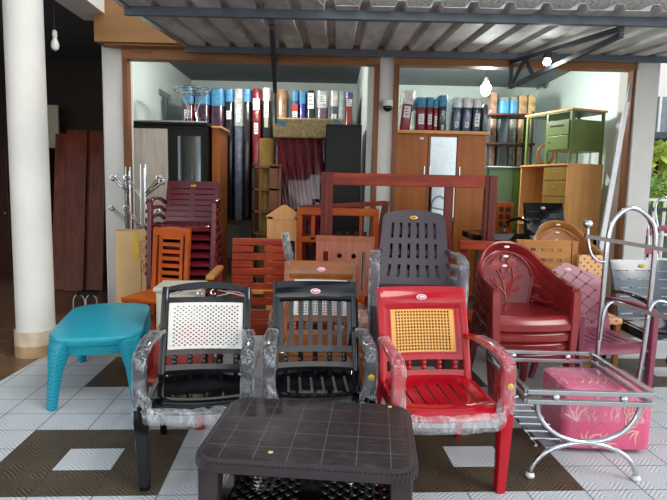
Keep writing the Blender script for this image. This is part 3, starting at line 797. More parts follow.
# ------------------------------------------------------------------ teal table
def rrect(hx, hy, r, n=8):
    out = []
    for cx_, cy_, a0 in ((hx-r,hy-r,0),(-hx+r,hy-r,90),(-hx+r,-hy+r,180),(hx-r,-hy+r,270)):
        for k in range(n+1):
            a = rad(a0+90*k/n); out.append((cx_+r*math.cos(a), cy_+r*math.sin(a)))
    return out
def rings(specs, n=8):
    """specs: (hx,hy,r,z) stacked rounded rectangles, capped"""
    mb = MB(); k = 4*(n+1)
    vs = [(x,y,z) for hx,hy,r,z in specs for x,y in rrect(hx,hy,r,n)]
    fs = [(i*k+j,i*k+(j+1)%k,(i+1)*k+(j+1)%k,(i+1)*k+j) for i in range(len(specs)-1) for j in range(k)]
    fs += [tuple(reversed(range(k))), tuple((len(specs)-1)*k+j for j in range(k))]
    return mb.add(vs, fs)
M['teal_rattan'] = woven('teal rattan plastic', '#0c93a8')
t = thing('plastic_side_table', 'teal plastic long low table with rounded corners beside the white column', 'table', (-1.675,3.90,0), rad(15))
ax, ay = .29, .54
rings([(ax-.03,ay-.03,.20,.41),(ax-.012,ay-.012,.20,.415),(ax,ay,.21,.435),(ax+.005,ay+.005,.21,.455),(ax,ay,.21,.472),(ax-.02,ay-.02,.20,.478)], 12).build('tabletop', 'teal_plastic', t)
rings([(ax-.035,ay-.035,.19,.35),(ax-.02,ay-.02,.20,.412)], 12).build('apron', 'teal_rattan', t)
for sx in (-1,1):
    for sy in (-1,1):
        MB().sweep([(sx*(ax-.095),sy*(ay-.105),.43),(sx*(ax-.07),sy*(ay-.08),.36),(sx*(ax-.055),sy*(ay-.06),.25),(sx*(ax-.04),sy*(ay-.045),.12),(sx*(ax-.03),sy*(ay-.035),0)], [.17,.13,.085,.072,.06], [.12,.10,.07,.06,.05], (sx*.7,sy*.7,0), 12, sq=.5).build('leg', 'teal_rattan', t)
# ------------------------------------------------------------------ front coffee table
t = thing('coffee_table', 'dark brown plastic coffee table with rope edge and lattice shelf, front centre', 'table', (-.068,2.125,0), rad(-4.5), None, (1,1,1.06))
hx, hy = .41,.31
m, nt, b = nodes('scuffed coffee brown tabletop')
tc = nt.nodes.new('ShaderNodeTexCoord'); sx_ = nt.nodes.new('ShaderNodeSeparateXYZ'); nt.links.new(tc.outputs['Object'], sx_.inputs[0])
def groove(o, per, off):
    f = math_(nt,'FRACT',math_(nt,'ADD',math_(nt,'DIVIDE',o,per),off)); return math_(nt,'LESS_THAN',math_(nt,'ABSOLUTE',math_(nt,'SUBTRACT',f,.5)),.012)
gr = math_(nt,'MAXIMUM',groove(sx_.outputs[0],.125,0.0),groove(sx_.outputs[1],.125,.0))
n1 = noise(nt, tc.outputs['Object'], 9, 6, .75); n2 = noise(nt, coords(nt,(1,6,1)), 12, 4, .7)
scuff = ramp(nt, math_(nt,'MULTIPLY',n1,n2), [(.22,(0,0,0,1)),(.46,(1,1,1,1))])
c = mixc(nt, scuff, srgb('#211818'), srgb('#443838')); c = mixc(nt, math_(nt,'MULTIPLY',gr,.45), c, srgb('#7b7070'))
link(nt, c, b.inputs['Base Color']); b.inputs['Roughness'].default_value = .5; b.inputs['Specular IOR Level'].default_value = .35; bump(nt, b, math_(nt,'SUBTRACT',n2,gr), .25, .003); M['ctop'] = m
tt = rings([(hx-.03,hy-.03,.07,.43),(hx-.022,hy-.022,.07,.448),(hx-.03,hy-.03,.07,.452)]).build('tabletop', 'ctop', t)
eb = rings([(hx-.04,hy-.04,.08,.394),(hx-.008,hy-.008,.085,.40),(hx,hy,.09,.42),(hx-.005,hy-.005,.085,.442),(hx-.02,hy-.02,.075,.448)])
eb.build('rim', 'coffee_plastic', t)
rp = MB(); path = rrect(hx+.0,hy+.0,.09,8); 
L = []; 
for i in range(len(path)):
    a, b2 = V(path[i]+(0,)), V(path[(i+1)%len(path)]+(0,)); k = max(1,int((b2-a).length/.018))
    for q in range(k): L.append((a.lerp(b2,q/k),(b2-a).normalized()))
for p_, d in L:
    nrm = V((d.y,-d.x,0)); rp.bar(p_+V((0,0,.408))-d*.007-nrm*.004, p_+V((0,0,.438))+d*.007-nrm*.004, .017,.014,(nrm.x,nrm.y,0))
rp.build('rope_edge', 'coffee_plastic', t)
for sx in (-1,1):
    for sy in (-1,1):
        MB().sweep([(sx*(hx-.06),sy*(hy-.06),.42),(sx*(hx-.055),sy*(hy-.055),.2),(sx*(hx-.04),sy*(hy-.045),0)], [.085,.075,.06], [.075,.065,.05], (0,1,0), 10, sq=.3).build('leg', 'coffee_plastic', t)
sh = MB(); n = 15; m_ = 10
us = grid_breaks(-1,1,2*n,.999); 
lat = MB()
for k in range(-14,15):
    for s in (-1,1):
        pts = []
        c0 = k*.06
        # diagonal strip clipped to the shelf rectangle
        ax, ay = hx-.07, hy-.07
        seg = [q for q in lin(-ay,ay,25) if abs(c0+s*q) <= ax]
        if len(seg) > 1: lat.bar((c0+s*seg[0],seg[0],.2),(c0+s*seg[-1],seg[-1],.2), .018,.012)
lat.build('lattice_shelf', 'black_plastic', t)
fr = MB()
for s in (-1,1): fr.bx(-hx+.05,hx-.05,s*(hy-.07)-.02,s*(hy-.07)+.02,.18,.215); fr.bx(s*(hx-.07)-.02,s*(hx-.07)+.02,-hy+.07,hy-.07,.18,.215)
fr.bx(-.04,.04,-hy+.07,hy-.07,.185,.212); fr.build('shelf_frame', 'black_plastic', t)
for x, y in ((-.13,-.235),(.32,.25)):
    tag(MB().bx(-.008,.008,-.006,.006,0,.003).build('price_dot', plain('pale yellow sticker','#d8cf7a',.5), t, False, 0, (x,y,.453)), None, None)
# ------------------------------------------------------------------ chrome table frame and pouf
q1, q2 = gz(530,478), gz(637,480)
ct = V(((q1.x+q2.x)/2, q1.y+.335, 0))
t = thing('chrome_table_frame', 'chrome coffee table frame without a top, curved legs, in front of pink pouf', 'table frame', ct, rad(-1))
hx, hy, zt_, zb_ = .315,.345,.462,.412
for z, nm in ((zt_,'upper_frame'),(zb_,'lower_frame')):
    f = MB()
    for s in (-1,1): f.bx(-hx,hx,s*hy-.012,s*hy+.012,z-.012,z+.012); f.bx(s*hx-.012,s*hx+.012,-hy,hy,z-.012,z+.012)
    f.build(nm, 'steel', t, False, .003)
for sx in (-.17,.17):
    for sy in (-1,1): MB().ball((sx,sy*hy,(zt_+zb_)/2), .021, 14).build('ball_spacer', 'chrome', t)
for sy in (-1,1):
    y = sy*(hy-.01)
    MB().tube([(hx*.82*math.cos(a), y, .40-.20*math.sin(a)) for a in lin(PI,0,21)], .013, 10).build('upper_arc', 'chrome', t)
    MB().tube([(.27*math.cos(a), y, .012+.185*math.sin(a)) for a in lin(PI,0,21)], .013, 10).build('leg', 'chrome', t)
    for sx in (-1,1): MB().ball((sx*.27,y,.014), .024, 12, (1,1,.75)).build('foot_cap', 'white_plastic', t)
sh = MB(); 
for s in (-1,1): sh.tube([(s*.075-.17,-hy+.02,.17),(s*.075-.17,hy-.02,.17)], .008, 8)
sh.build('shelf_rail', 'chrome', t)
for k in range(6): MB().tube([(-.255,-hy+.08+k*.09,.178),(-.085,-hy+.08+k*.09,.178)], .005, 6).build('shelf_rod', 'chrome', t)
# pouf
t = thing('pouf', 'pink quilted pouf with beige rose print under clear plastic, behind chrome table frame', 'pouf', (1.565,3.09,0), rad(-1), None, (.87,.74,.945))
ct_h = .41
def quilt(name, base):
    m, nt, b = nodes(name); t_ = nt.nodes.new('ShaderNodeTexCoord'); s_ = nt.nodes.new('ShaderNodeSeparateXYZ'); nt.links.new(t_.outputs['Object'], s_.inputs[0])
    a = math_(nt,'ADD',math_(nt,'ADD',s_.outputs[0],s_.outputs[1]),s_.outputs[2]); d = math_(nt,'SUBTRACT',math_(nt,'ADD',s_.outputs[0],s_.outputs[1]),s_.outputs[2])
    g = []
    for o in (a,d):
        f = math_(nt,'ABSOLUTE',math_(nt,'SUBTRACT',math_(nt,'FRACT',math_(nt,'MULTIPLY',o,5.0)),.5)); g.append(math_(nt,'LESS_THAN',f,.02))
    l = math_(nt,'MAXIMUM',g[0],g[1]); c = srgb(base)
    n = noise(nt, t_.outputs['Object'], 4, 3)
    cc_ = mixc(nt, n, sc(c,.9), sc(c,1.12)); link(nt, mixc(nt, math_(nt,'MULTIPLY',l,.4), cc_, sc(c,.55)), b.inputs['Base Color'])
    b.inputs['Roughness'].default_value = .35; b.inputs['Coat Weight'].default_value = .3
    bump(nt, b, math_(nt,'SUBTRACT',1.0,l), .3, .004); return m
M['pink_quilt'] = quilt('pink quilted vinyl', '#cc5577'); M['pink_side'] = plain('deep pink vinyl', '#a02448', .4, 0, .1)
rings([(.26,.22,.06,.02),(.285,.245,.06,.035),(.29,.25,.06,.07),(.29,.25,.06,.36),(.285,.245,.06,.395),(.26,.22,.05,.41)]).build('body', 'pink_quilt', t)
pr = MB()
def swirl(cx_, cz, r, turns=1.6, s=1, n=26, a0=0):
    return [(cx_+s*(r*(1-.75*k/n))*math.cos(a0+turns*2*PI*k/n), -.252, cz+(r*(1-.75*k/n))*math.sin(a0+turns*2*PI*k/n)) for k in range(n)]
def petals(cx_, cz, r, n=5, a0=0):
    for k in range(n):
        a = a0+k*.55; pr.sweep(bz([(cx_,-.251,cz),(cx_+r*.5*math.cos(a)-.012,-.252,cz+r*.5*math.sin(a)+.01),(cx_+r*math.cos(a),-.251,cz+r*math.sin(a))],5), [.003,.005,.008,.010,.012,.012,.010,.008,.006,.004,.003][:11], .003, (0,1,0), 6)
for c_ in ((.15,.21,.06,1.6),(-.07,.075,.055,1.3)): pr.tube(swirl(*c_), .005, 6)
for k in range(7): pr.tube(bz([(.17+.0*k,-.252,.2),(.09+.025*k,-.252,.27+.006*k),(.12+.022*k,-.252,.325)],4), .0045, 6)
petals(-.2,.20,.10,4,1.0); petals(-.13,.055,.09,4,.4); petals(-.02,.05,.09,4,.2); petals(.2,.15,.09,3,3.4)
for k in range(4): pr.tube(bz([(-.16+.05*k,-.16,.412),(-.12+.05*k,-.10,.413),(-.13+.06*k,-.03,.413)],4), .006, 6)
pr.build('rose_print', 'beige_print', t)
rings([(.27,.23,.06,.19),(.295,.255,.06,.2),(.297,.257,.06,.37),(.29,.25,.06,.402),(.262,.222,.05,.417)]).build('plastic_cover', 'film_soft', t)
# chrome arch stand behind the pouf
t = thing('chrome_stand', 'tall chrome arched stand with two dull bars, behind the pouf on the right', 'stand', (0,0,0))
Ys = 3.50
A = [at(px,py,Ys) for px,py in ((598,345),(603,290),(608,240),(615,219),(631,208),(647,216),(655,235),(651,290),(644,345))]
A = [V((A[0].x-.02,Ys,0))]+A+[V((A[-1].x-.04,Ys,0))]
MB().tube(bz(A, 6), .016, 10).build('arch', 'chrome', t)
MB().bar(at(585,236,Ys-.03), at(672,251,Ys-.03), .02,.026).build('cross_bar', 'bronze_tube', t)
MB().bar(at(613,302,Ys-.03), at(672,320,Ys-.03), .02,.026).build('cross_bar', 'bronze_tube', t)
MB().tube(bz([at(588,226,Ys-.03),at(588,240,Ys-.03),at(591,254,Ys-.03),at(598,261,Ys-.02),at(607,262,Ys)],6), .010, 10).build('hook', 'chrome', t)
MB().ball(at(588,224,Ys-.03), .03, 14).build('ball_finial', 'chrome', t)
MB().tube(bz([at(600,340,Ys-.03),at(603,318,Ys-.03),at(608,305,Ys-.03),at(616,302,Ys-.03),at(628,306,Ys-.03)],6), .010, 10).build('hook', 'chrome', t)
MB().tube(bz([at(648,318,Ys-.03),at(652,306,Ys-.03),at(659,301,Ys-.03),at(674,305,Ys-.03)],6), .010, 10).build('hook', 'chrome', t)
for x in (A[0].x, A[-1].x):
    MB().tube([(x,Ys,.015),(x,Ys+.3,.015)], .014, 8).build('foot', 'chrome', t)
# ------------------------------------------------------------------ wooden chairs
def legs4(t, w, y0, y1, z, m, s=.04):
    for sx in (-1,1):
        for y in (y0,y1): MB().bx(sx*(w/2-s/2)-s/2,sx*(w/2-s/2)+s/2,y-s/2,y+s/2,0,z).build('leg', m, t, False, .004)
# orange chair left
p = at(168,260,4.95)
t = thing('wooden_chair', 'orange polished wooden chair with ladder back beside the cardboard box', 'chair', (p.x-.03,4.72,0), rad(-14))
zs_, zt_ = .50, at(168,228,4.95).z
MB().bx(-.20,.20,-.24,.2,zs_-.04,zs_).build('seat', 'orange_wood', t, True, .01)
for s in (-1,1):
    MB().bar((s*.165,.19,0),(s*.165,.21,zs_), .045,.05,(0,1,0)).bar((s*.165,.21,zs_),(s*.165,.27,zt_), .04,.045,(0,1,0)).build('back_post', 'orange_wood_z', t, False, .004)
    MB().bx(s*.165-.022,s*.165+.022,-.23,-.185,0,zs_-.04).build('leg', 'orange_wood_z', t, False, .004)
    MB().bx(s*.165-.012,s*.165+.012,-.19,.19,.22,.26).build('stretcher', 'orange_wood', t, False)
MB().panel(lin(-1,1,9), lin(0,1,3), lambda u,v: (u*.185,.268-.01*u*u,zt_-.07+(.08-.025*u*u)*v), .035).build('top_rail', 'orange_wood', t)
for k in range(7): MB().bx(-.10,.10,.215+.006*k,.235+.006*k,zs_+.07+.066*k,zs_+.105+.066*k).build('ladder_slat', 'orange_wood', t, False, .003)
for s in (-1,1): MB().bar((s*.108,.215,zs_),(s*.108,.262,zt_-.04), .03,.022,(0,1,0)).build('inner_post', 'orange_wood_z', t, False)
# slatted armchair
p = at(255,300,4.35)
t = thing('wooden_armchair', 'reddish wooden armchair with wide slatted back behind the two black armchairs', 'armchair', (p.x+.02,4.27,0), rad(4))
zt_ = at(255,238,4.6).z; z0_ = .46
for k in range(9):
    z = z0_+.04+k*(zt_-z0_-.07)/8; h = .057
    if k % 2 == 0: MB().bx(-.225,.225,.20+.012*k,.225+.012*k,z-h/2,z+h/2).build('back_slat', 'red_wood', t, False, .004)
    else:
        for s in (-1,1): MB().bx(s*.045,s*.225,.20+.012*k,.225+.012*k,z-h/2,z+h/2).build('back_slat', 'red_wood', t, False, .004)
for s in (-1,1):
    MB().bar((s*.15,.20,0),(s*.15,.235,z0_), .05,.045,(0,1,0)).bar((s*.15,.235,z0_),(s*.15,.335,zt_-.02), .05,.035,(0,1,0)).build('back_post', 'red_wood_z', t, False)
    MB().bx(s*.32-.03,s*.32+.03,-.3,.26,.765,.80).build('arm', 'honey_wood', t, False, .008)
    MB().bx(s*.32-.022,s*.32+.022,-.28,-.235,0,.765).build('leg', 'red_wood_z', t, False, .004)
    MB().bx(s*.32-.022,s*.32+.022,.19,.235,0,.765).build('leg', 'red_wood_z', t, False, .004)
for k in range(5): MB().bx(-.27,.27,-.27+.09*k,-.19+.09*k,z0_-.05,z0_-.025).build('seat_slat', 'red_wood', t, False, .004)
MB().bx(-.29,.29,-.27,-.245,z0_-.12,z0_-.05).build('seat_rail', 'red_wood', t, False, .004)
MB().bx(-.27,.27,.22,.25,.56,.60).build('cross_rail', 'honey_wood', t, False, .004)
# pale chair back with two holes
p = at(343,268,4.5)
t = thing('wooden_chair', 'pale pinkish wooden chair with two round holes in its back, behind the brown armchair', 'chair', (p.x,4.28,0), rad(-3))
za, zb2 = at(343,296,4.5).z, at(343,238,4.5).z
w = .245
us = lin(-1,1,81); vs = lin(0,1,81)
def holefn(i,j):
    u = (us[i]+us[i+1])/2*w; v = (vs[j]+vs[j+1])/2*(zb2-za)
    for c in (-.045,.075):
        if (u-c)**2+(v-.335)**2 < .021**2: return True
    return (-.185 < u < -.14 and .16 < v < .37) or (.15 < u < .17 and .05 < v < .37)
MB().panel(us, vs, lambda u,v: (u*w,.235+.06*v,za+(zb2-za)*v), .03, holefn).build('backrest', 'pink_wood', t, False)
MB().bx(-w-.005,w+.005,.275,.32,zb2-.05,zb2+.01).build('top_rail', 'pink_wood', t, False, .005)
for s in (-1,1):
    MB().bar((s*.2,.235,0),(s*.2,.255,za+.06), .045,.04,(0,1,0)).build('leg', 'red_wood_z', t, False)
    MB().bx(s*.2-.022,s*.2+.022,-.22,-.175,0,.42).build('leg', 'red_wood_z', t, False)
MB().bx(-.23,.23,-.23,.24,.42,.455).build('seat', 'pink_wood', t, False, .006)
# orange open frame with spindle row
p0, p1 = at(297,208,5.62), at(379,208,5.62)
t = thing('wooden_settee', 'orange wooden settee frame with spindles, inside the big reddish frame', 'settee', ((p0.x+p1.x)/2,5.62,0))
w = (p1.x-p0.x)/2; zt_ = p0.z; zm = at(340,240,5.62).z
for s in (-1,1): MB().bx(s*(w-.03)-.03,s*(w-.03)+.03,-.03,.03,0,zt_-.03).build('post', 'orange_wood_z', t, False, .006)
MB().bx(-w,w,-.035,.035,zt_-.07,zt_+.01).build('top_rail', 'orange_wood', t, False, .008)
MB().bx(-w+.05,w-.05,-.02,.02,zm-.03,zm+.03).build('middle_rail', 'orange_wood', t, False, .006)
for k in range(7): MB().bx(-w+.15+k*.09,-w+.19+k*.09,-.015,.015,zm+.03,zm+.09).build('spindle', 'dark_wood', t, False)
MB().bx(-w,w,-.5,.0,.38,.42).build('seat', 'orange_wood', t, False, .006)
for s in (-1,1):
    MB().bx(s*(w-.03)-.025,s*(w-.03)+.025,-.5,-.45,0,.38).build('leg', 'orange_wood_z', t, False, .005)
MB().bx(w-.2,w-.17,-.02,.02,zm,zt_-.07).build('inner_post', 'orange_wood_z', t, False)
MB().bx(-w+.15,-w+.19,-.02,.02,zm,zt_-.07).build('inner_post', 'orange_wood_z', t, False)
# dark angled rail frame behind it
p0, p1 = at(300,208,5.88), at(386,203,5.88)
t = thing('headboard_frame', 'dark red wooden headboard frame behind the orange settee', 'headboard', (0,5.88,0))
MB().bar((p0.x,0,p0.z),(p1.x,0,p1.z), .06,.05).build('top_rail', 'red_wood', t, False)
MB().bar((p1.x,0,p1.z+.02),(p1.x-.06,0,.9), .07,.05,(0,1,0)).bar((p1.x-.06,0,.9),(p1.x-.06,0,0), .07,.05,(0,1,0)).build('post', 'red_wood_z', t, False)
MB().bx(p0.x,p0.x+.07,-.025,.025,0,p0.z).build('post', 'red_wood_z', t, False)
MB().bx(p0.x+.07,p1.x-.08,-.02,.02,.9,.96).build('lower_rail', 'red_wood', t, False)
# the big reddish bed frame
FYb = 5.05
a_, b_ = at(322,175,FYb), at(497,179,FYb)
t = thing('bed_frame', 'big reddish brown wooden frame standing upright across the middle of the shop', 'bed frame', (0,FYb,0))
top = (a_.z+b_.z)/2+.03
for x, nm in ((a_.x+.05,0),(b_.x-.055,1)):
    f = MB(); f.bx(x-.055,x+.055,-.03,.03,0,top); f.bx(x-.02,x+.015,-.045,-.03,0,top); f.build('post', 'red_wood_z', t, False, .004)
c_ = at(450,190,FYb).x
MB().bx(a_.x+.1,b_.x-.11,-.025,.025,top-.118,top-.005).build('top_rail', 'red_wood', t, False, .004)
MB().bx(c_-.05,c_+.03,-.025,.025,.0,top-.118).build('inner_post', 'red_wood_z', t, False, .004)
MB().bx(a_.x+.1,c_-.05,-.02,.02,.3,.4).build('lower_rail', 'red_wood', t, False, .004)
# roof shaped piece
p = at(284,222,5.75)
t = thing('gabled_panel', 'small gable shaped wooden panel in front of the shelf rack', 'wood panel', (p.x,5.74,0))
zz = at(284,205,5.74).z; z2 = at(284,217,5.74).z
MB().prism([(-.16,z2-.03),(.16,z2-.03),(.19,z2-.01),(.19,z2+.01),(.02,zz),(-.02,zz),(-.19,z2+.01),(-.19,z2-.01)], lambda a,b,k: (a,k,b), .05).build('gable', 'desk_wood', t, False, .004)
for s in (-1,1): MB().bx(s*.15-.03,s*.15+.03,0,.05,0,z2).build('post', 'desk_wood', t, False)
MB().bx(-.12,.12,.01,.04,.9,z2).build('board', 'desk_wood', t, False)
# plastic wrapped rail between
p0, p1 = at(285,234,3.92), at(291,268,3.90)
t = thing('wrapped_rail', 'dark rail in bubble wrap leaning between slatted armchair and brown chair', 'rail', (0,0,0))
MB().tube([p0,p1,V((p1.x+.02,3.89,0))], .018).build('rail', 'black_plastic', t); MB().sweep(bz([p0+V((0,0,.01)),p0.lerp(p1,.5),p1],6), [RND.uniform(.055,.075) for _ in range(13)], [RND.uniform(.05,.075) for _ in range(13)], (0,-1,0), 9, sq=.8, jit=.006).build('plastic_wrap', 'film_dense', t)
# honey slatted chair to the right
p = at(545,250,4.73)
t = thing('wooden_chair', 'honey coloured wooden chair with slotted back behind the wine red stack', 'chair', (p.x,4.53,0), rad(-7))
zt_ = at(545,240,4.78).z; w = .235
for s in (-1,1):
    MB().bar((s*w,.17,0),(s*w,.19,.42), .05,.045,(0,1,0)).bar((s*w,.19,.42),(s*w,.25,zt_), .05,.045,(0,1,0)).build('back_post', 'honey_wood_z', t, False, .004)
    MB().bx(s*w-.025,s*w+.025,-.24,-.19,0,.42).build('leg', 'honey_wood_z', t, False, .004)
us = [-1,-.72]+[x for k in range(4) for x in (-.66+.36*k,-.48+.36*k)]+[.8,1]; vs = [0,.1]
for k in range(5): vs += [.16+.165*k,.21+.165*k]
vs += [1]
MB().panel(us, vs, lambda u,v: (u*(w-.03),.195+.05*v,.5+(zt_-.5)*v), .022, lambda i,j: i in (2,3,4,5,6,7,8) and j % 2 == 0 and j >= 2 and not (i in (3,7))).build('back_panel', 'honey_wood', t, False)
MB().bx(-w,w,-.24,.2,.42,.455).build('seat', 'honey_wood', t, False, .006)
# long bench rail left of it
a_, b_ = at(455,242,4.9), at(503,240,4.9)
t = thing('wooden_bench', 'low brown wooden bench behind the round-back wine red stack', 'bench', (0,0,0))
MB().bx(a_.x,b_.x+.03,4.70,4.76,a_.z-.05,a_.z+.03).build('back_rail', 'red_wood', t, False, .006)
for x in (a_.x+.05,b_.x): MB().bx(x-.025,x+.025,4.73,4.77,0,a_.z-.05).build('post', 'red_wood_z', t, False)
for k in range(5): MB().bx(a_.x+.15+.09*k,a_.x+.18+.09*k,4.735,4.765,.45,a_.z-.05).build('spindle', 'dark_wood', t, False)
MB().bx(a_.x,b_.x+.05,4.35,4.72,.38,.42).build('seat', 'red_wood', t, False, .006)
for x in (a_.x+.05,b_.x): MB().bx(x-.025,x+.025,4.37,4.42,0,.38).build('leg', 'red_wood_z', t, False)
# woven orange and cream panel
a_, b_ = at(566,254,4.98), at(606,280,4.98)
def weave():
    m, nt, b = nodes('orange dotted weave'); t_ = nt.nodes.new('ShaderNodeTexCoord'); s_ = nt.nodes.new('ShaderNodeSeparateXYZ'); nt.links.new(t_.outputs['Object'], s_.inputs[0])
    g = []
    for o in (math_(nt,'ADD',s_.outputs[0],s_.outputs[2]),math_(nt,'SUBTRACT',s_.outputs[0],s_.outputs[2])):
        g.append(math_(nt,'LESS_THAN',math_(nt,'FRACT',math_(nt,'MULTIPLY',o,16.0)),.42))
    link(nt, mixc(nt, math_(nt,'MULTIPLY',g[0],g[1]), srgb('#d8ab7c'), srgb('#b3572c')), b.inputs['Base Color']); return m
M['weave'] = weave()
t = thing('woven_chair', 'woven orange and cream chair back behind the dull rose armchair', 'chair', (2.245,4.64,0))
w = .13; zt_ = at(590,255,4.64).z
MB().bx(-w,w,-.02,.02,.5,zt_).build('backrest', 'weave', t, False, .01)
MB().bx(-w,w,-.32,-.03,.4,.46).build('seat', 'weave', t, False, .015)
for s in (-1,1):
    MB().bx(s*(w-.03)-.02,s*(w-.03)+.02,-.015,.015,0,.5).build('leg', 'honey_wood_z', t, False); MB().bx(s*(w-.03)-.02,s*(w-.03)+.02,-.31,-.27,0,.4).build('leg', 'honey_wood_z', t, False)
# cream cabinet
p = at(182,285,3.95)
t = thing('side_cabinet', 'small greyish cream cabinet behind the white-panelled black armchair', 'cabinet', (p.x+.05,3.76,0), rad(5), None, (.84,.84,1))
zt_ = at(160,288,3.6).z
MB().bx(-.17,.17,-.17,.17,.04,zt_-.025).build('body', 'cream', t, False, .004); MB().bx(-.19,.19,-.19,.19,zt_-.025,zt_).build('top', 'cream', t, False, .004)
d = MB().bx(-.155,.155,-.182,-.17,.08,zt_-.06).build('door', 'cream', t, False, .003); MB().ball((.12,-.195,zt_*.55), .014, 10).build('knob', 'steel', d)
MB().bx(-.16,.16,-.15,.15,0,.04).build('plinth', 'black_lam', t, False)
# cardboard box
a_, b_ = at(111,236,5.42), at(152,228,5.42)
t = thing('cardboard_box', 'tall brown cardboard box with red print beside the orange wooden chair', 'box', ((a_.x+b_.x)/2,5.55,0), rad(12))
zt_ = at(130,231,5.42).z; w = (b_.x-a_.x)/2-.02
MB().bx(-w,w,-.13,.16,0,zt_).build('carton', 'card', t, False, .004)
MB().bx(-.045+.04,.0+.04,-.136,-.13,zt_-.30,zt_+.002).build('tape', 'yellow_tape', t, False)
rp = MB()
x0_, x1_, z0_, z1_ = .06,w-.03,zt_-.75,zt_-.10
for s in ((x0_,x1_,z1_-.006,z1_),(x0_,x1_,z0_,z0_+.006)): rp.bx(s[0],s[1],-.134,-.13,s[2],s[3])
for x in (x0_,x1_): rp.bx(x-.003,x+.003,-.134,-.13,z0_,z1_)
for k in range(5): rp.bar((x0_+.02+.022*k,-.132,zt_-.18),(x0_+.032+.022*k,-.132,zt_-.225), .006,.004,(0,1,0))
rp.tube([( (x0_+x1_)/2+.05*math.cos(a_2), -.132, zt_-.36+.07*math.sin(a_2)) for a_2 in lin(0,2*PI,20)], .004, 6)
for k in range(4): rp.bx((x0_+x1_)/2-.03+.018*k,(x0_+x1_)/2-.022+.018*k,-.134,-.13,zt_-.39,zt_-.34)
rp.build('red_print', 'red_print', t, False)
# chrome coat stands
def coat_stand(label, px, Y, ptop, arms, group='chrome coat stands'):
    b0 = at(px,230,Y); t = thing('coat_stand', label, 'coat stand', (b0.x,Y,0), 0, group); zt_ = at(ptop[0],ptop[1],Y).z
    for dx in (-.035,.035): MB().tube([(dx,0,.02),(dx*.8,0,zt_)], .009, 8).build('pole', 'chrome', t)
    MB().tube([(-.005,.03,.02),(.0,.03,zt_-.04)], .008, 8).build('pole', 'chrome', t)
    MB().lathe([(.095,0),(.095,.015),(.03,.03)], (0,0,0), 20).build('base', 'chrome', t)
    for (qx,qy),(ex,ey) in arms:
        a = at(qx,qy,Y); e = at(ex,ey,Y-.12); a.x -= b0.x; e.x -= b0.x; a.y = 0; e.y = -.12
        MB().tube([a+V((0,0,.018)),e+V((0,0,.018))], .007, 8).tube([a-V((0,0,.018)),e-V((0,0,.018))], .007, 8).tube([e+V((.028*math.cos(q),-.005,.028*math.sin(q))) for q in lin(0,2*PI,12)], .008, 6).build('arm', 'chrome', t)
coat_stand('left of two chrome coat stands behind the cardboard box', 129,6.12, (130,167), [((127,190),(113,178)),((126,221),(112,208)),((129,192),(126,178))])
coat_stand('right of two chrome coat stands, in front of the pale wardrobe door', 144,5.93, (145,164), [((140,195),(127,178)),((145,195),(159,178)),((140,226),(126,208)),((145,226),(158,212)),((146,194),(162,182))])
# planks
for i, (x0, x1, y0, y1, dy) in enumerate(((56,72,134,285,.10),(68,88,130,291,0),(88,107,131,292,.06))):
    Y = 7.3+dy; a_, b_ = at(x0,y0,Y+.25), at(x1,y0,Y+.25)
    lab = ['narrow dark red timber plank, leftmost of the three beside the white column','wide dark red timber plank, middle one of the three beside the white column','dark red timber plank next to the left white pillar'][i]
    w = (b_.x-a_.x)*.97
    t = MB(); bx_ = gz((x0+x1)/2+1,y1).x
    t.add([], []); t.bar(((a_.x+b_.x)/2,Y+.25,a_.z), ((a_.x+b_.x)/2+.02,Y-.05,0), w,.05,(0,1,0))
    tag(t.build('timber_plank', 'plank_wood', None, False, .004), lab, 'plank', 'dark timber planks')
p = at(51,140,8.6); tag(MB().bx(p.x-.12,p.x+.12,8.6,8.64,0,at(51,105,8.6).z).build('grey_panel', 'cream', None, False), 'pale grey upright panel in the dim room behind the column', 'panel')
p = at(62,250,8.2)
t = thing('dark_cupboard', 'dark wooden cupboard in the dim room behind the round column', 'cupboard', (at(52,250,8.3).x-.5,8.3,0))
MB().bx(-.5,.5,-.2,.3,0,2.0).build('body', 'dark_wood', t, False, .01); 
for s in (-1,1):
    d = MB().bx(s*.01,s*.48,-.225,-.2,.1,1.9).build('door', 'dark_wood', t, False, .006); MB().ball((s*.06,-.24,1.0), .018, 10).build('knob', 'steel', d)
# small chrome legs near the box
p = gz(103,306); 
t = thing('chrome_footstool', 'small chrome framed footstool on the dark floor beside the box', 'stool', (p.x-.02,6.0,0))
for k, x in enumerate((-.08,.06)): MB().tube(bz([(x-.06,0,.0),(x-.06,0,.16),(x,0,.22),(x+.06,0,.16),(x+.06,0,0)],6), .009, 8).build('leg', 'chrome', t)
MB().bx(-.12,.12,-.02,.16,.21,.24).build('seat', 'black_lam', t, False, .006)
# ------------------------------------------------------------------ wardrobes
SZ = .15
Yw = 7.0
x0, x1, x2 = at(131,130,Yw).x, at(168,130,Yw).x, at(206,130,Yw).x
zt_ = at(150,122,Yw).z
t = thing('wardrobe', 'tall wardrobe with pale ash door, black frame and narrow mirror, left shop window', 'wardrobe', (0,Yw,SZ)); H_ = zt_-SZ
MB().bx(x0,x2,.02,.55,0,H_-.03).build('body', 'black_lam', t, False, .004)
MB().bx(x0-.04,x2+.02,-.03,.57,H_-.03,H_+.02).build('cornice', 'black_lam', t, False, .006); MB().bx(x0-.04,x2+.02,-.036,-.03,H_+.004,H_+.02).build('edge_strip', 'steel', t, False)
d = MB().bx(x0+.03,x1-.005,-.005,.02,.05,H_-.08).build('door', 'ash_wood', t, False, .003); MB().bx(x1-.045,x1-.025,-.03,-.005,.9,1.15).build('handle', 'steel', d, False)
d = MB().bx(x1+.005,x2-.02,-.005,.02,.05,H_-.08).build('door', 'black_lam', t, False, .003)
ma, mb_ = at(178,136,Yw), at(201,180,Yw)
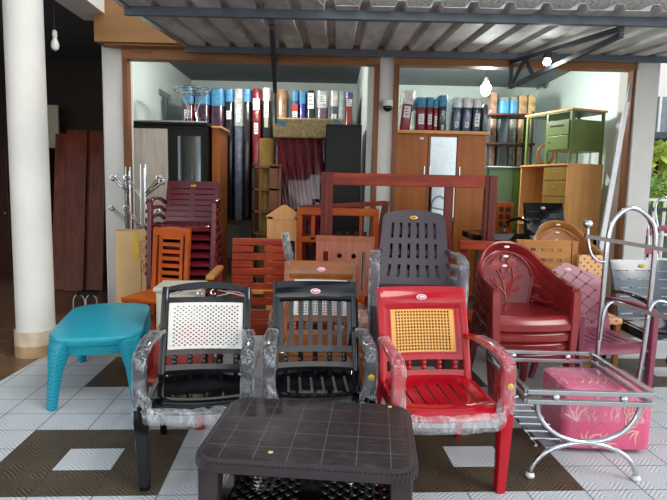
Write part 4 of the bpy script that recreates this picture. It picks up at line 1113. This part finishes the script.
MB().bx(ma.x,mb_.x,-.012,-.005,mb_.z-SZ-.6,ma.z-SZ).build('mirror', 'mirror', d, False)
# brown side wardrobe peeking out right of it
p0, p1 = at(207,130,7.15), at(219,130,7.15)
t = thing('wardrobe', 'narrow golden brown wardrobe edge right of the pale ash wardrobe', 'wardrobe', (0,7.2,SZ))
zr = at(212,128,7.15).z-SZ
MB().bx(p0.x+.05,p1.x,0,.5,0,zr).build('body', 'wardrobe_wood', t, False, .004); MB().bx(p0.x+.05,p1.x+.03,-.03,.52,zr,zr+.03).build('cornice', 'desk_wood', t, False, .006)
# right wardrobe
Yr = 6.75
x0, x1 = at(393,135,Yr).x, at(487,135,Yr).x; zt_ = at(440,131.5,Yr).z; H_ = zt_-SZ
t = thing('wardrobe', 'golden brown three door wardrobe with central mirror, right shop window', 'wardrobe', (0,Yr,SZ))
MB().bx(x0,x1,.02,.55,0,H_-.03).build('body', 'wardrobe_wood', t, False, .003); MB().bx(x0-.02,x1+.03,-.03,.57,H_-.03,H_+.01).build('cornice', 'desk_wood', t, False, .005)
e1, e2 = at(428,150,Yr).x, at(457,150,Yr).x
for a, b2, hx_ in ((x0+.01,e1-.004,1),(e1+.004,e2-.004,0),(e2+.004,x1-.01,-1)):
    d = MB().bx(a,b2,0,.02,.02 if hx_ else .7,H_-.05).build('door', 'wardrobe_wood', t, False, .003)
    hxp = (b2-.04 if hx_ == 1 else a+.03) if hx_ else a+.02
    hz = at(430,172,Yr).z-SZ
    MB().bx(hxp,hxp+.012,-.025,-.0,hz-.09,hz+.07).build('handle', 'steel', d, False)
    if hx_ == 0:
        ma, mb_ = at(431,137,Yr), at(455,176,Yr); MB().bx(ma.x,mb_.x,-.008,0,.72,ma.z-SZ).build('mirror', 'mirror', d, False)
for k in range(3):
    d = MB().bx(e1+.004,e2-.004,0,.02,.03+.22*k,.24+.22*k).build('drawer', 'wardrobe_wood', t, False, .003); MB().ball(((e1+e2)/2,-.012,.135+.22*k), .015, 10).build('knob', 'steel', d)
MB().bx(at(420,134,Yr).x,at(424,134,Yr).x,-.004,.0,H_-.1,H_-.075).build('label', 'paper_white', t, False)
# ------------------------------------------------------------------ mattresses and bolsters in plastic
def film_mat(name, col): return plain(name, col, .2, 0, .4, 16, .9, 26, .7)
MC = {}
def mc(c):
    if c not in MC: MC[c] = film_mat('wrapped fabric '+c, c)
    return MC[c]
def mattress(label, px0, px1, pyt, Y, zbot, depth, body, bands=(), labels=(), group=None, lean=0):
    a, b2 = at(px0,pyt,Y), at(px1,pyt,Y); w = b2.x-a.x; h = a.z-zbot
    t = thing('wrapped_mattress', label, 'mattress', ((a.x+b2.x)/2,Y,zbot), 0, group)
    if lean: t.rotation_euler = (0,lean,0)
    g = min(.06, w*.3); w2 = w/2*.97
    r = rings([(w2-.012,depth/2-.012,g*.6,0.0),(w2,depth/2,g,.02),(w2,depth/2,g,h-.03),(w2-.015,depth/2-.015,g*.7,h)], 4)
    r.build('body', mc(body), t, True, 0, (0,depth/2,0))
    for z0, z1, c in bands:
        rings([(w2+.003,depth/2+.003,g,h*z0),(w2+.003,depth/2+.003,g,h*z1)], 4).build('band', c if c in M else mc(c), t, True, 0, (0,depth/2,0))
    for zc, ww, hh, c in labels:
        l = MB().bx(-w2*ww,w2*ww,-.010,-.004,h*zc-hh/2,h*zc+hh/2).build('label', c, t, False)
        if c in ('paper_white','blue_label'):
            k = MB()
            for q in range(3): k.bx(-w2*ww*.7,w2*ww*(.2+.25*q),-.0125,-.010,h*zc+hh*(.28-.25*q)-.004,h*zc+hh*(.28-.25*q)+.004)
            k.build('print', 'ink', l, False)
    return t
ZP = .98   # loft platform the tall ones stand on
t = thing('storage_platform', 'low wooden platform under the wrapped mattresses in the left shop', 'platform', (0,0,SZ))
MB().bx(-2.2,.30,7.85,9.4,ZP-SZ-.06,ZP-SZ).build('deck', 'dark_wood', t, False)
for x in (-2.15,-1,.25):
    for y in (7.9,9.35): MB().bx(x-.04,x+.04,y-.04,y+.04,0,ZP-SZ-.06).build('leg', 'dark_wood', t, False)
gl = 'wrapped mattresses in the left shop'
top = .84
BL = lambda a=.85, b=1.0: [(a,b,'blue_label')]
rows = [
 (181,193,87,'#5f1a20',[(.88,.995,'blue_label')],[(.8,.5,.12,'paper_white')],'dark red wrapped mattress with blue top, leftmost behind the pale wardrobe'),
 (194,209,88,'#35192a',[(.88,.995,'blue_label')],[(.62,.5,.2,'paper_white')],'plum wrapped mattress with blue top behind the chrome hoop stool'),
 (210,224,88,'#3c2036',[(.87,.995,'blue_label')],[],'broad purple wrapped mattress with blue top behind the brown wardrobe edge'),
 (225,233,88,'#14151c',[(.90,.995,'blue_label')],[(.80,.6,.12,'paper_white')],'black wrapped mattress with a blue top and small white label, left shop'),
 (234,242.5,88,'#5b6478',[(.72,.995,'#a9abab')],[(.8,.5,.2,'paper_white')],'grey wrapped mattress with slate blue lower half, left shop'),
 (243,250.5,88,'#191416',[(.90,.995,'blue_label')],[],'black mattress with blue top just left of the crimson one'),
 (252,261,88,'#7c1020',[],[(.88,.75,.16,'paper_white'),(.70,.45,.16,'paper_white')],'crimson wrapped mattress with white emblem, left shop'),
 (262.5,270.5,87,'#16201c',[(.9,.995,'#b7b9b2')],[(.84,.6,.24,'paper_white'),(.74,.5,.14,'cream')],'dark green wrapped mattress with white top between the crimson and tan ones'),
 (277,287.5,89,'#8a6a48',[],[],'tan wrapped mattress standing above the rolled jute mat'),
 (292,298.5,90,'#1d50a0',[(.92,.995,'blue_label')],[(.87,.9,.10,'red_print'),(.81,.8,.12,'paper_white')],'blue wrapped mattress with red and white labels, left shop'),
 (299.5,306,90,'#1c2a86',[(.90,.995,'blue_label')],[],'deep blue wrapped mattress right of the red labelled one'),
 (307,315,90,'#23232d',[],[(.92,.8,.22,'paper_white')],'dark navy wrapped mattress with white printed top, left shop'),
 (317,328,90,'#6b5568',[(.87,.995,'#c9cacc')],[(.93,.7,.12,'paper_white')],'mauve wrapped mattress with white printed top, left shop'),
 (331,338.5,90,'#4f555a',[(.88,.995,'#d2d1cc')],[(.79,.6,.12,'paper_white')],'slate wrapped mattress with white top and low white label, left shop'),
 (339.5,344.5,91,'#aab4b8',[],[],'narrow pale grey wrapped mattress, left shop'),
 (346,353,92,'#8c2a30',[(.955,.995,'#2b4f9a')],[(.92,.8,.10,'paper_white')],'red wrapped mattress with blue and white top, rightmost in the left shop'),
]
for r in rows: mattress(r[6], r[0], r[1], r[2], 7.9, ZP, .9, r[3], r[4], r[5], gl)
# red mattress in creased plastic, jute mat on top of it and black cabinet
Y7 = 6.95
a, b2 = at(275,137.5,Y7), at(326,137.5,Y7)
m, nt, b = nodes('creased plastic over maroon cloth')
wv = nt.nodes.new('ShaderNodeTexWave'); wv.inputs['Scale'].default_value = 3.2; wv.inputs['Distortion'].default_value = 4; wv.inputs['Detail'].default_value = 3
nt.links.new(coords(nt,(1,.3,.35),'Object',(0,rad(24),0)), wv.inputs['Vector'])
link(nt, ramp(nt, wv.outputs['Fac'], [(.3,srgb('#4d0a18')),(.9,srgb('#6d1426'))]), b.inputs['Base Color']); b.inputs['Roughness'].default_value = .22; b.inputs['Coat Weight'].default_value = 1
bump(nt, b, wv.outputs['Fac'], .9, .03); M['creased'] = m
t = thing('wrapped_mattress', 'maroon mattress in creased shiny plastic, below the jute mat', 'mattress', ((a.x+b2.x)/2,Y7,SZ), 0, 'wrapped mattresses in the left shop')
rings([((b2.x-a.x)/2-.01,.10,.03,0),((b2.x-a.x)/2,.115,.04,.02),((b2.x-a.x)/2,.115,.04,a.z-SZ-.02),((b2.x-a.x)/2-.02,.10,.03,a.z-SZ)],4).build('body', 'creased', t, True, 0, (0,.115,0))
p0, p1 = at(273,137,Y7-.02), at(346,119,Y7-.02)
M['jute'] = plain('jute weave', '#a89468', .7, 0, .4, 22, .6, 60)
t = thing('jute_mat', 'folded jute mat in plastic lying across the maroon mattress', 'mat', (p0.x,Y7-.03,a.z))
MB().bx(0,p1.x-p0.x,0,.5,.0,p1.z-a.z).build('body', 'jute', t, True, .02)
for x in (.02,p1.x-p0.x-.16): MB().bar((x,-.004,p1.z-a.z-.02),(x+.14,-.004,p1.z-a.z-.1), .05,.006,(0,1,0)).build('printed_corner', 'blue_label', t, False)
p0, p1 = at(326,124,6.48), at(362,124,6.48)
t = thing('black_cabinet', 'plain black cabinet standing right of the maroon wrapped mattress', 'cabinet', ((p0.x+p1.x)/2,6.48,SZ))
w = (p1.x-p0.x)/2
MB().bx(-w,w,0,.4,0,p0.z-SZ).build('body', 'black_lam', t, False, .006); MB().bx(-w+.01,w-.01,-.018,0,.05,p0.z-SZ-.03).build('door', 'black_lam', t, False, .004)
# bamboo blind roll and shelf rack
p0, p1 = at(258,138,6.9), at(273,138,6.9)
M['bamboo'] = wood('bamboo', '#8a6a30', '#cda858', .5, 'z', 2)
t = thing('bamboo_mat', 'yellowish bamboo mat standing rolled above the wooden rack', 'mat', ((p0.x+p1.x)/2,6.98,SZ))
w = (p1.x-p0.x)/2
MB().lathe([(w*.9,0),(w,.02),(w,p0.z-SZ-.02),(w*.9,p0.z-SZ)], (0,.02,0), 18).build('roll', 'bamboo', t)
p0, p1 = at(253,164,6.7), at(281,164,6.7)
t = thing('shelf_rack', 'small brown wooden shelf rack in front of the bamboo mat', 'rack', (p0.x,6.62,SZ)); w = p1.x-p0.x; H_ = p0.z-SZ
for x in (0,w*.62,w-.02):
    MB().bx(x,x+(.03 if x != w*.62 else .1),0,.03,0,H_).build('post', 'dark_wood' if x == 0 else 'jamb_wood', t, False)
    MB().bx(x,x+.03,.2,.23,0,H_).build('post', 'dark_wood', t, False)
for k in range(6): MB().bx(0,w,0,.24,H_-.05-.27*k,H_-.025-.27*k).build('shelf', 'jamb_wood', t, False)
# chrome hoop stool on the wardrobe
p = at(193,121,7.3)
t = thing('chrome_stool', 'chrome hoop stool standing on top of the pale ash wardrobe', 'stool', (p.x,7.27,at(150,122,Yw).z+.02))
for z, r in ((.40,.19),(.43,.235),(.46,.20)): MB().tube([(r*math.cos(a)*1.0,r*math.sin(a),z) for a in lin(0,2*PI,32)[:-1]], .008, 8, True).build('hoop', 'chrome', t)
for k in range(4):
    a = PI/4+k*PI/2; c, s_ = math.cos(a), math.sin(a)
    MB().tube(bz([(.2*c,.2*s_,.42),(.11*c,.11*s_,.28),(.07*c,.07*s_,.16),(.13*c,.13*s_,.01)],6), .009, 8).build('leg', 'chrome', t)
# right shop: bolsters on the wardrobe
gr_ = 'wrapped rolls on the right hand wardrobe'
Zw = at(440,131.5,Yr).z+.01
R2 = [
 (400.5,411.5,90,'#8f2a3a',[(.66,.995,'#d8d3cf')],[(.46,.6,.14,'paper_white')],'red wrapped roll with white printed top leaning at the left end of the wardrobe top',.10),
 (417,427,97,'#7f2636',[(.70,.995,'blue_label')],[(.34,.55,.12,'paper_white')],'maroon wrapped roll with blue top, second on the right wardrobe',0),
 (427.5,434,97,'#7a2030',[(.70,.995,'blue_label')],[(.33,.55,.12,'paper_white')],'maroon wrapped roll with blue top, third on the right wardrobe',0),
 (434.5,438.5,99,'#9a2028',[(.72,.995,'blue_label')],[(.30,.6,.12,'paper_white')],'thin red wrapped roll with blue top beside the navy one',0),
 (439.5,448,95,'#1f2a38',[(.68,.995,'blue_label')],[(.5,.3,.05,'paper_white'),(.1,.3,.06,'paper_white')],'navy wrapped roll with blue top on the right wardrobe',0),
 (453,462,97,'#44566c',[(.7,.99,'#cfd2d4')],[(.2,.4,.07,'paper_white')],'slate blue wrapped roll with white top, first of three beside the glowing bulb',.05),
 (463,472.5,97,'#40526a',[(.7,.99,'#cfd2d4')],[(.2,.4,.07,'paper_white')],'slate blue wrapped roll with white top, middle of three beside the glowing bulb',.05),
 (473.5,482,98,'#394a60',[(.72,.99,'#cfd2d4')],[(.35,.55,.16,'paper_white')],'slate blue wrapped roll with white top and big label, nearest the glowing bulb',.04),
 (483.5,489,104,'#5b6468',[],[],'grey wrapped roll at the right end of the wardrobe top',0),
]
for r in R2: mattress(r[6], r[0], r[1], r[2], Yr+.03, Zw, .42, r[3], r[4], r[5], gr_, r[7])
# tall ones behind the rack
t = thing('storage_platform', 'low wooden platform under the tall mattresses in the right shop', 'platform', (0,0,SZ))
MB().bx(2.0,3.58,8.38,9.2,ZP-SZ-.06,ZP-SZ).build('deck', 'dark_wood', t, False)
for x in (2.05,3.53):
    for y in (8.43,9.15): MB().bx(x-.04,x+.04,y-.04,y+.04,0,ZP-SZ-.06).build('leg', 'dark_wood', t, False)
for r in [
 (491,499,92,'#8d6a58',[],[],'tall brownish pink wrapped mattress right of the glowing bulb'),
 (500.5,511,97,'#6e7778',[(.86,.97,'blue_label')],[],'tall grey wrapped mattress with blue label behind the metal rack'),
 (511.5,519,97,'#7c7a70',[(.86,.97,'blue_label')],[],'tall olive grey wrapped mattress with blue label behind the metal rack'),
 (520,529,95,'#a3835e',[],[],'tall tan wrapped mattress behind the metal rack'),
 (529.5,537,94,'#b29468',[],[],'tall light tan mattress, rightmost behind the metal rack')]:
    mattress(r[6], r[0], r[1], r[2], 8.42, ZP, .6, r[3], r[4], r[5], 'tall mattresses in the right shop')
# green steel cabinet with a shelf rack on it
p0, p1 = at(488,167,7.75), at(541,167,7.75)
t = thing('steel_cabinet', 'deep green steel cabinet below the metal rack, right shop', 'cabinet', (p0.x,7.75,SZ)); w = p1.x-p0.x; H_ = p0.z-SZ
MB().bx(0,w,.02,.5,0,H_).build('body', 'green_steel_dark', t, False, .01); 
d = MB().bx(.02,w*.5-.004,0,.02,.05,H_-.03).build('door', 'green_steel_dark', t, False, .004); MB().bx(w*.5-.05,w*.5-.035,-.02,0,.8,.95).build('handle', 'steel', d, False)
d = MB().bx(w*.5+.004,w-.02,0,.02,.05,H_-.03).build('door', 'green_steel_dark', t, False, .004); MB().bx(w*.5+.035,w*.5+.05,-.02,0,.8,.95).build('handle', 'steel', d, False)
MB().bx(-.01,w+.01,-.01,.51,H_,H_+.015).build('top', 'steel', t, False)
q0, q1, q2, q3 = at(490,114,7.8), at(533,114,7.8), at(490,143,7.8), at(490,167,7.8)
t = thing('metal_rack', 'dark metal rack with two brown shelves standing on the green cabinet', 'rack', (q0.x,7.8,H_+SZ+.015)); w = q1.x-q0.x; zb0 = H_+SZ+.015
for x in (0,w):
    for y in (0,.3): MB().bx(x-.014,x+.014,y-.014,y+.014,0,q0.z-zb0+.05).build('post', 'iron', t, False)
for q in (q0,q2): MB().bx(-.04,w+.04,-.04,.34,q.z-zb0-.02,q.z-zb0+.01).build('shelf', 'dark_wood', t, False, .003)
MB().bx(w*.4,w*.45,.0,.3,0,q0.z-zb0-.02).build('divider', 'iron', t, False)
# brown chest with square cut panels
p0, p1 = at(497,202,6.7), at(512,202,6.7)
t = thing('carved_chest', 'narrow brown wooden chest with square cut panels before the green cabinet', 'chest', (p0.x,6.7,SZ)); w = p1.x-p0.x+.02; H_ = p0.z-SZ
MB().bx(0,w,0,.3,0,H_).build('body', 'orange_wood_z', t, False, .006)
k = MB()
for i in range(2):
    for j in range(3): k.bx(.03+.085*i,.085+.085*i,-.008,0,H_-.12-.09*j,H_-.06-.09*j)
k.build('cut_panel', 'dark_wood', t, False)
# desks
Ydk = 6.75
def desk(label, pos, rz, L=.85, D=.60, Hh=.77):
    t = thing('office_desk', label, 'desk', pos, rz, 'laminate desks stacked in the right shop')
    MB().bx(-L/2,L/2,-D/2,D/2,Hh-.025,Hh).build('desktop', 'desk_wood', t, False, .003)
    for x in (-L/2+.012,L/2-.012): MB().bx(x-.011,x+.011,-D/2+.01,D/2-.01,0,Hh-.025).build('side_panel', 'desk_wood', t, False)
    MB().bx(-L/2+.02,L/2-.02,D/2-.03,D/2-.012,.15,Hh-.025).build('back_panel', 'desk_wood', t, False)
    MB().bx(L/2-.42,L/2-.024,-D/2+.03,D/2-.04,.03,Hh-.03).build('pedestal', 'desk_yellow', t, False)
    for k, (a, b2) in enumerate(((.05,.36),(.37,.56),(.57,.74))):
        d = MB().bx(L/2-.415,L/2-.03,-D/2+.012,-D/2+.03,a,min(b2,Hh-.04)).build('drawer' if k else 'door', 'desk_yellow', t, False, .003)
        MB().lathe([(.012,0),(.012,.01)], (0,0,0), 10).build('lock', 'steel', d).location = (L/2-.22,-D/2+.005,(a+b2)/2+.02)
    return t
th = rad(-68); cor = at(568,163,Ydk)   # nearest corner = local (+L/2,-D/2)
def corner_pos(c, lx, ly): return V((c.x-(lx*math.cos(th)-ly*math.sin(th)), c.y-(lx*math.sin(th)+ly*math.cos(th)), 0))
dpos = corner_pos(cor, .425, -.30); Hd = .78; zl_ = cor.z-2*Hd
desk('lower laminate desk carrying the upper one, mostly hidden by black chairs', (dpos.x,dpos.y,SZ), th, Hh=cor.z-Hd-SZ)
desk('light brown laminate desk with yellowish drawers under the green steel desk', (dpos.x,dpos.y,cor.z-Hd), th, Hh=Hd)
# green steel desk on top
ztop = at(577,107,Ydk).z; Hg = ztop-cor.z
cg = at(575,107,Ydk)
t = thing('steel_desk', 'moss green steel desk standing on the light brown laminate desk', 'desk', (dpos.x+.02,dpos.y+.02,cor.z), th)
L, D = .80,.55
MB().bx(-L/2-.02,L/2+.02,-D/2-.02,D/2+.02,Hg-.025,Hg).build('desktop', 'desk_wood', t, False, .003); MB().bx(-L/2,L/2,-D/2,D/2,Hg-.04,Hg-.025).build('top_frame', 'green_steel', t, False)
for x in (-L/2+.015,L/2-.41,L/2-.015):
    for y in (-D/2+.015,D/2-.015): MB().bx(x-.015,x+.015,y-.015,y+.015,0,Hg-.04).build('leg', 'green_steel', t, False)
MB().bx(L/2-.395,L/2-.005,-D/2+.0,D/2-.005,.16,Hg-.13).build('drawer_box', 'green_steel', t, False, .004)
d = MB().bx(L/2-.38,L/2-.03,-D/2-.012,-D/2,.36,Hg-.15).build('drawer', 'green_steel', t, False, .003); MB().bx(L/2-.34,L/2-.12,-D/2-.02,-D/2-.012,Hg-.21,Hg-.19).build('handle_slot', 'black_lam', d, False)
d = MB().bx(L/2-.38,L/2-.03,-D/2-.012,-D/2,.18,.35).build('door', 'green_steel', t, False, .003); MB().ball((L/2-.35,-D/2-.02,.28), .012, 8).build('knob', 'steel', d)
for x in (-.3,): 
    pr_ = V((x,.02,0)); r_ = thing('round_clock_frame', 'small round wooden frame standing on the desk behind green legs', 'frame', (t.location.x+pr_.x*math.cos(th),t.location.y+pr_.x*math.sin(th),cor.z))
    MB().tube([(.11*math.cos(a),0,.16+.13*math.sin(a)) for a in lin(0,2*PI,24)[:-1]], .02, 8, True).build('ring', 'honey_wood', r_); MB().bx(-.12,.12,-.03,.03,0,.03).build('base', 'dark_wood', r_, False)
# leaning profiles at the right jamb
for lab, x0, y0, x1, y1, Y, m_, w in (
   ('white aluminium profile leaning by the right door frame', 627,102,603,236,6.0,'paper_white',.05),
   ('thin dark grey aluminium profile leaning by the right door frame', 631,84,600,240,6.08,'steel',.03)):
    a, b2 = at(x0,y0,Y+.02), at(x1,y1,Y-.12); d = b2-a; b3 = a+d*(a.z/(-d.z)); 
    tag(MB().bar(a, b3, w,.025,(0,1,0)).build('leaning_profile', m_, None, False, .003), lab, 'profile', 'profiles leaning in the right doorway')
# dark cushion bench behind the frame
p = at(512,238,5.5)
t = thing('office_chair', 'black office chair with curved arm behind the big reddish frame', 'chair', (p.x-.13,5.64,0), rad(20))
zsq = at(512,236,5.5).z
MB().panel(lin(-1,1,9), lin(0,1,7), lambda u,v: (u*.24,-.25+.5*v,zsq-.03*math.sin(PI*v)), .06).build('seat', 'black_plastic', t)
MB().tube(bz([(.24,.2,zsq-.02),(.29,.18,zsq+.12),(.29,-.02,zsq+.17),(.27,-.18,zsq+.14)],6), .018, 8).build('arm', 'black_plastic', t)
MB().tube([(0,0,.08),(0,0,zsq-.03)], .03, 10).build('column', 'black_plastic', t)
for k in range(5): MB().bar((0,0,.09),(.28*math.cos(2*PI*k/5),.28*math.sin(2*PI*k/5),.03), .05,.04).build('leg', 'black_plastic', t)
# ------------------------------------------------------------------ light
w = bpy.data.worlds.new('world'); SC.world = w; w.use_nodes = True; nt = w.node_tree
bg = nt.nodes['Background']; tc = nt.nodes.new('ShaderNodeTexCoord'); s_ = nt.nodes.new('ShaderNodeSeparateXYZ'); nt.links.new(tc.outputs['Generated'], s_.inputs[0])
cr = nt.nodes.new('ShaderNodeValToRGB'); cr.color_ramp.elements[0].position = .0; cr.color_ramp.elements[0].color = (1.0,1.0,1.0,1); cr.color_ramp.elements[1].position = .55; cr.color_ramp.elements[1].color = (.30,.34,.40,1)
nt.links.new(s_.outputs[2], cr.inputs[0])
nv = noise(nt, tc.outputs['Generated'], 2.6, 3, .5); mm = ramp(nt, nv, [(.40,(.28,.29,.30,1)),(.56,(1.45,1.45,1.42,1))])
nt.links.new(mixc(nt, 1.0, cr.outputs[0], mm, 'MULTIPLY'), bg.inputs['Color']); bg.inputs['Strength'].default_value = 1.6
sl = bpy.data.lights.new('sun', 'SUN'); sl.energy = 1.0; sl.angle = rad(25); sl.color = (1,.97,.92)
so = bpy.data.objects.new('sun', sl); COL.objects.link(so); so.rotation_euler = V((-.75,.55,-.85)).to_track_quat('-Z','Y').to_euler()
vs_ = SC.view_settings; vs_.view_transform = 'Standard'; vs_.look = 'None'; vs_.gamma = 1; vs_.use_curve_mapping = False; vs_.exposure = .75
SC.cycles.max_bounces = 8; SC.cycles.transparent_max_bounces = 16; SC.cycles.use_denoising = True
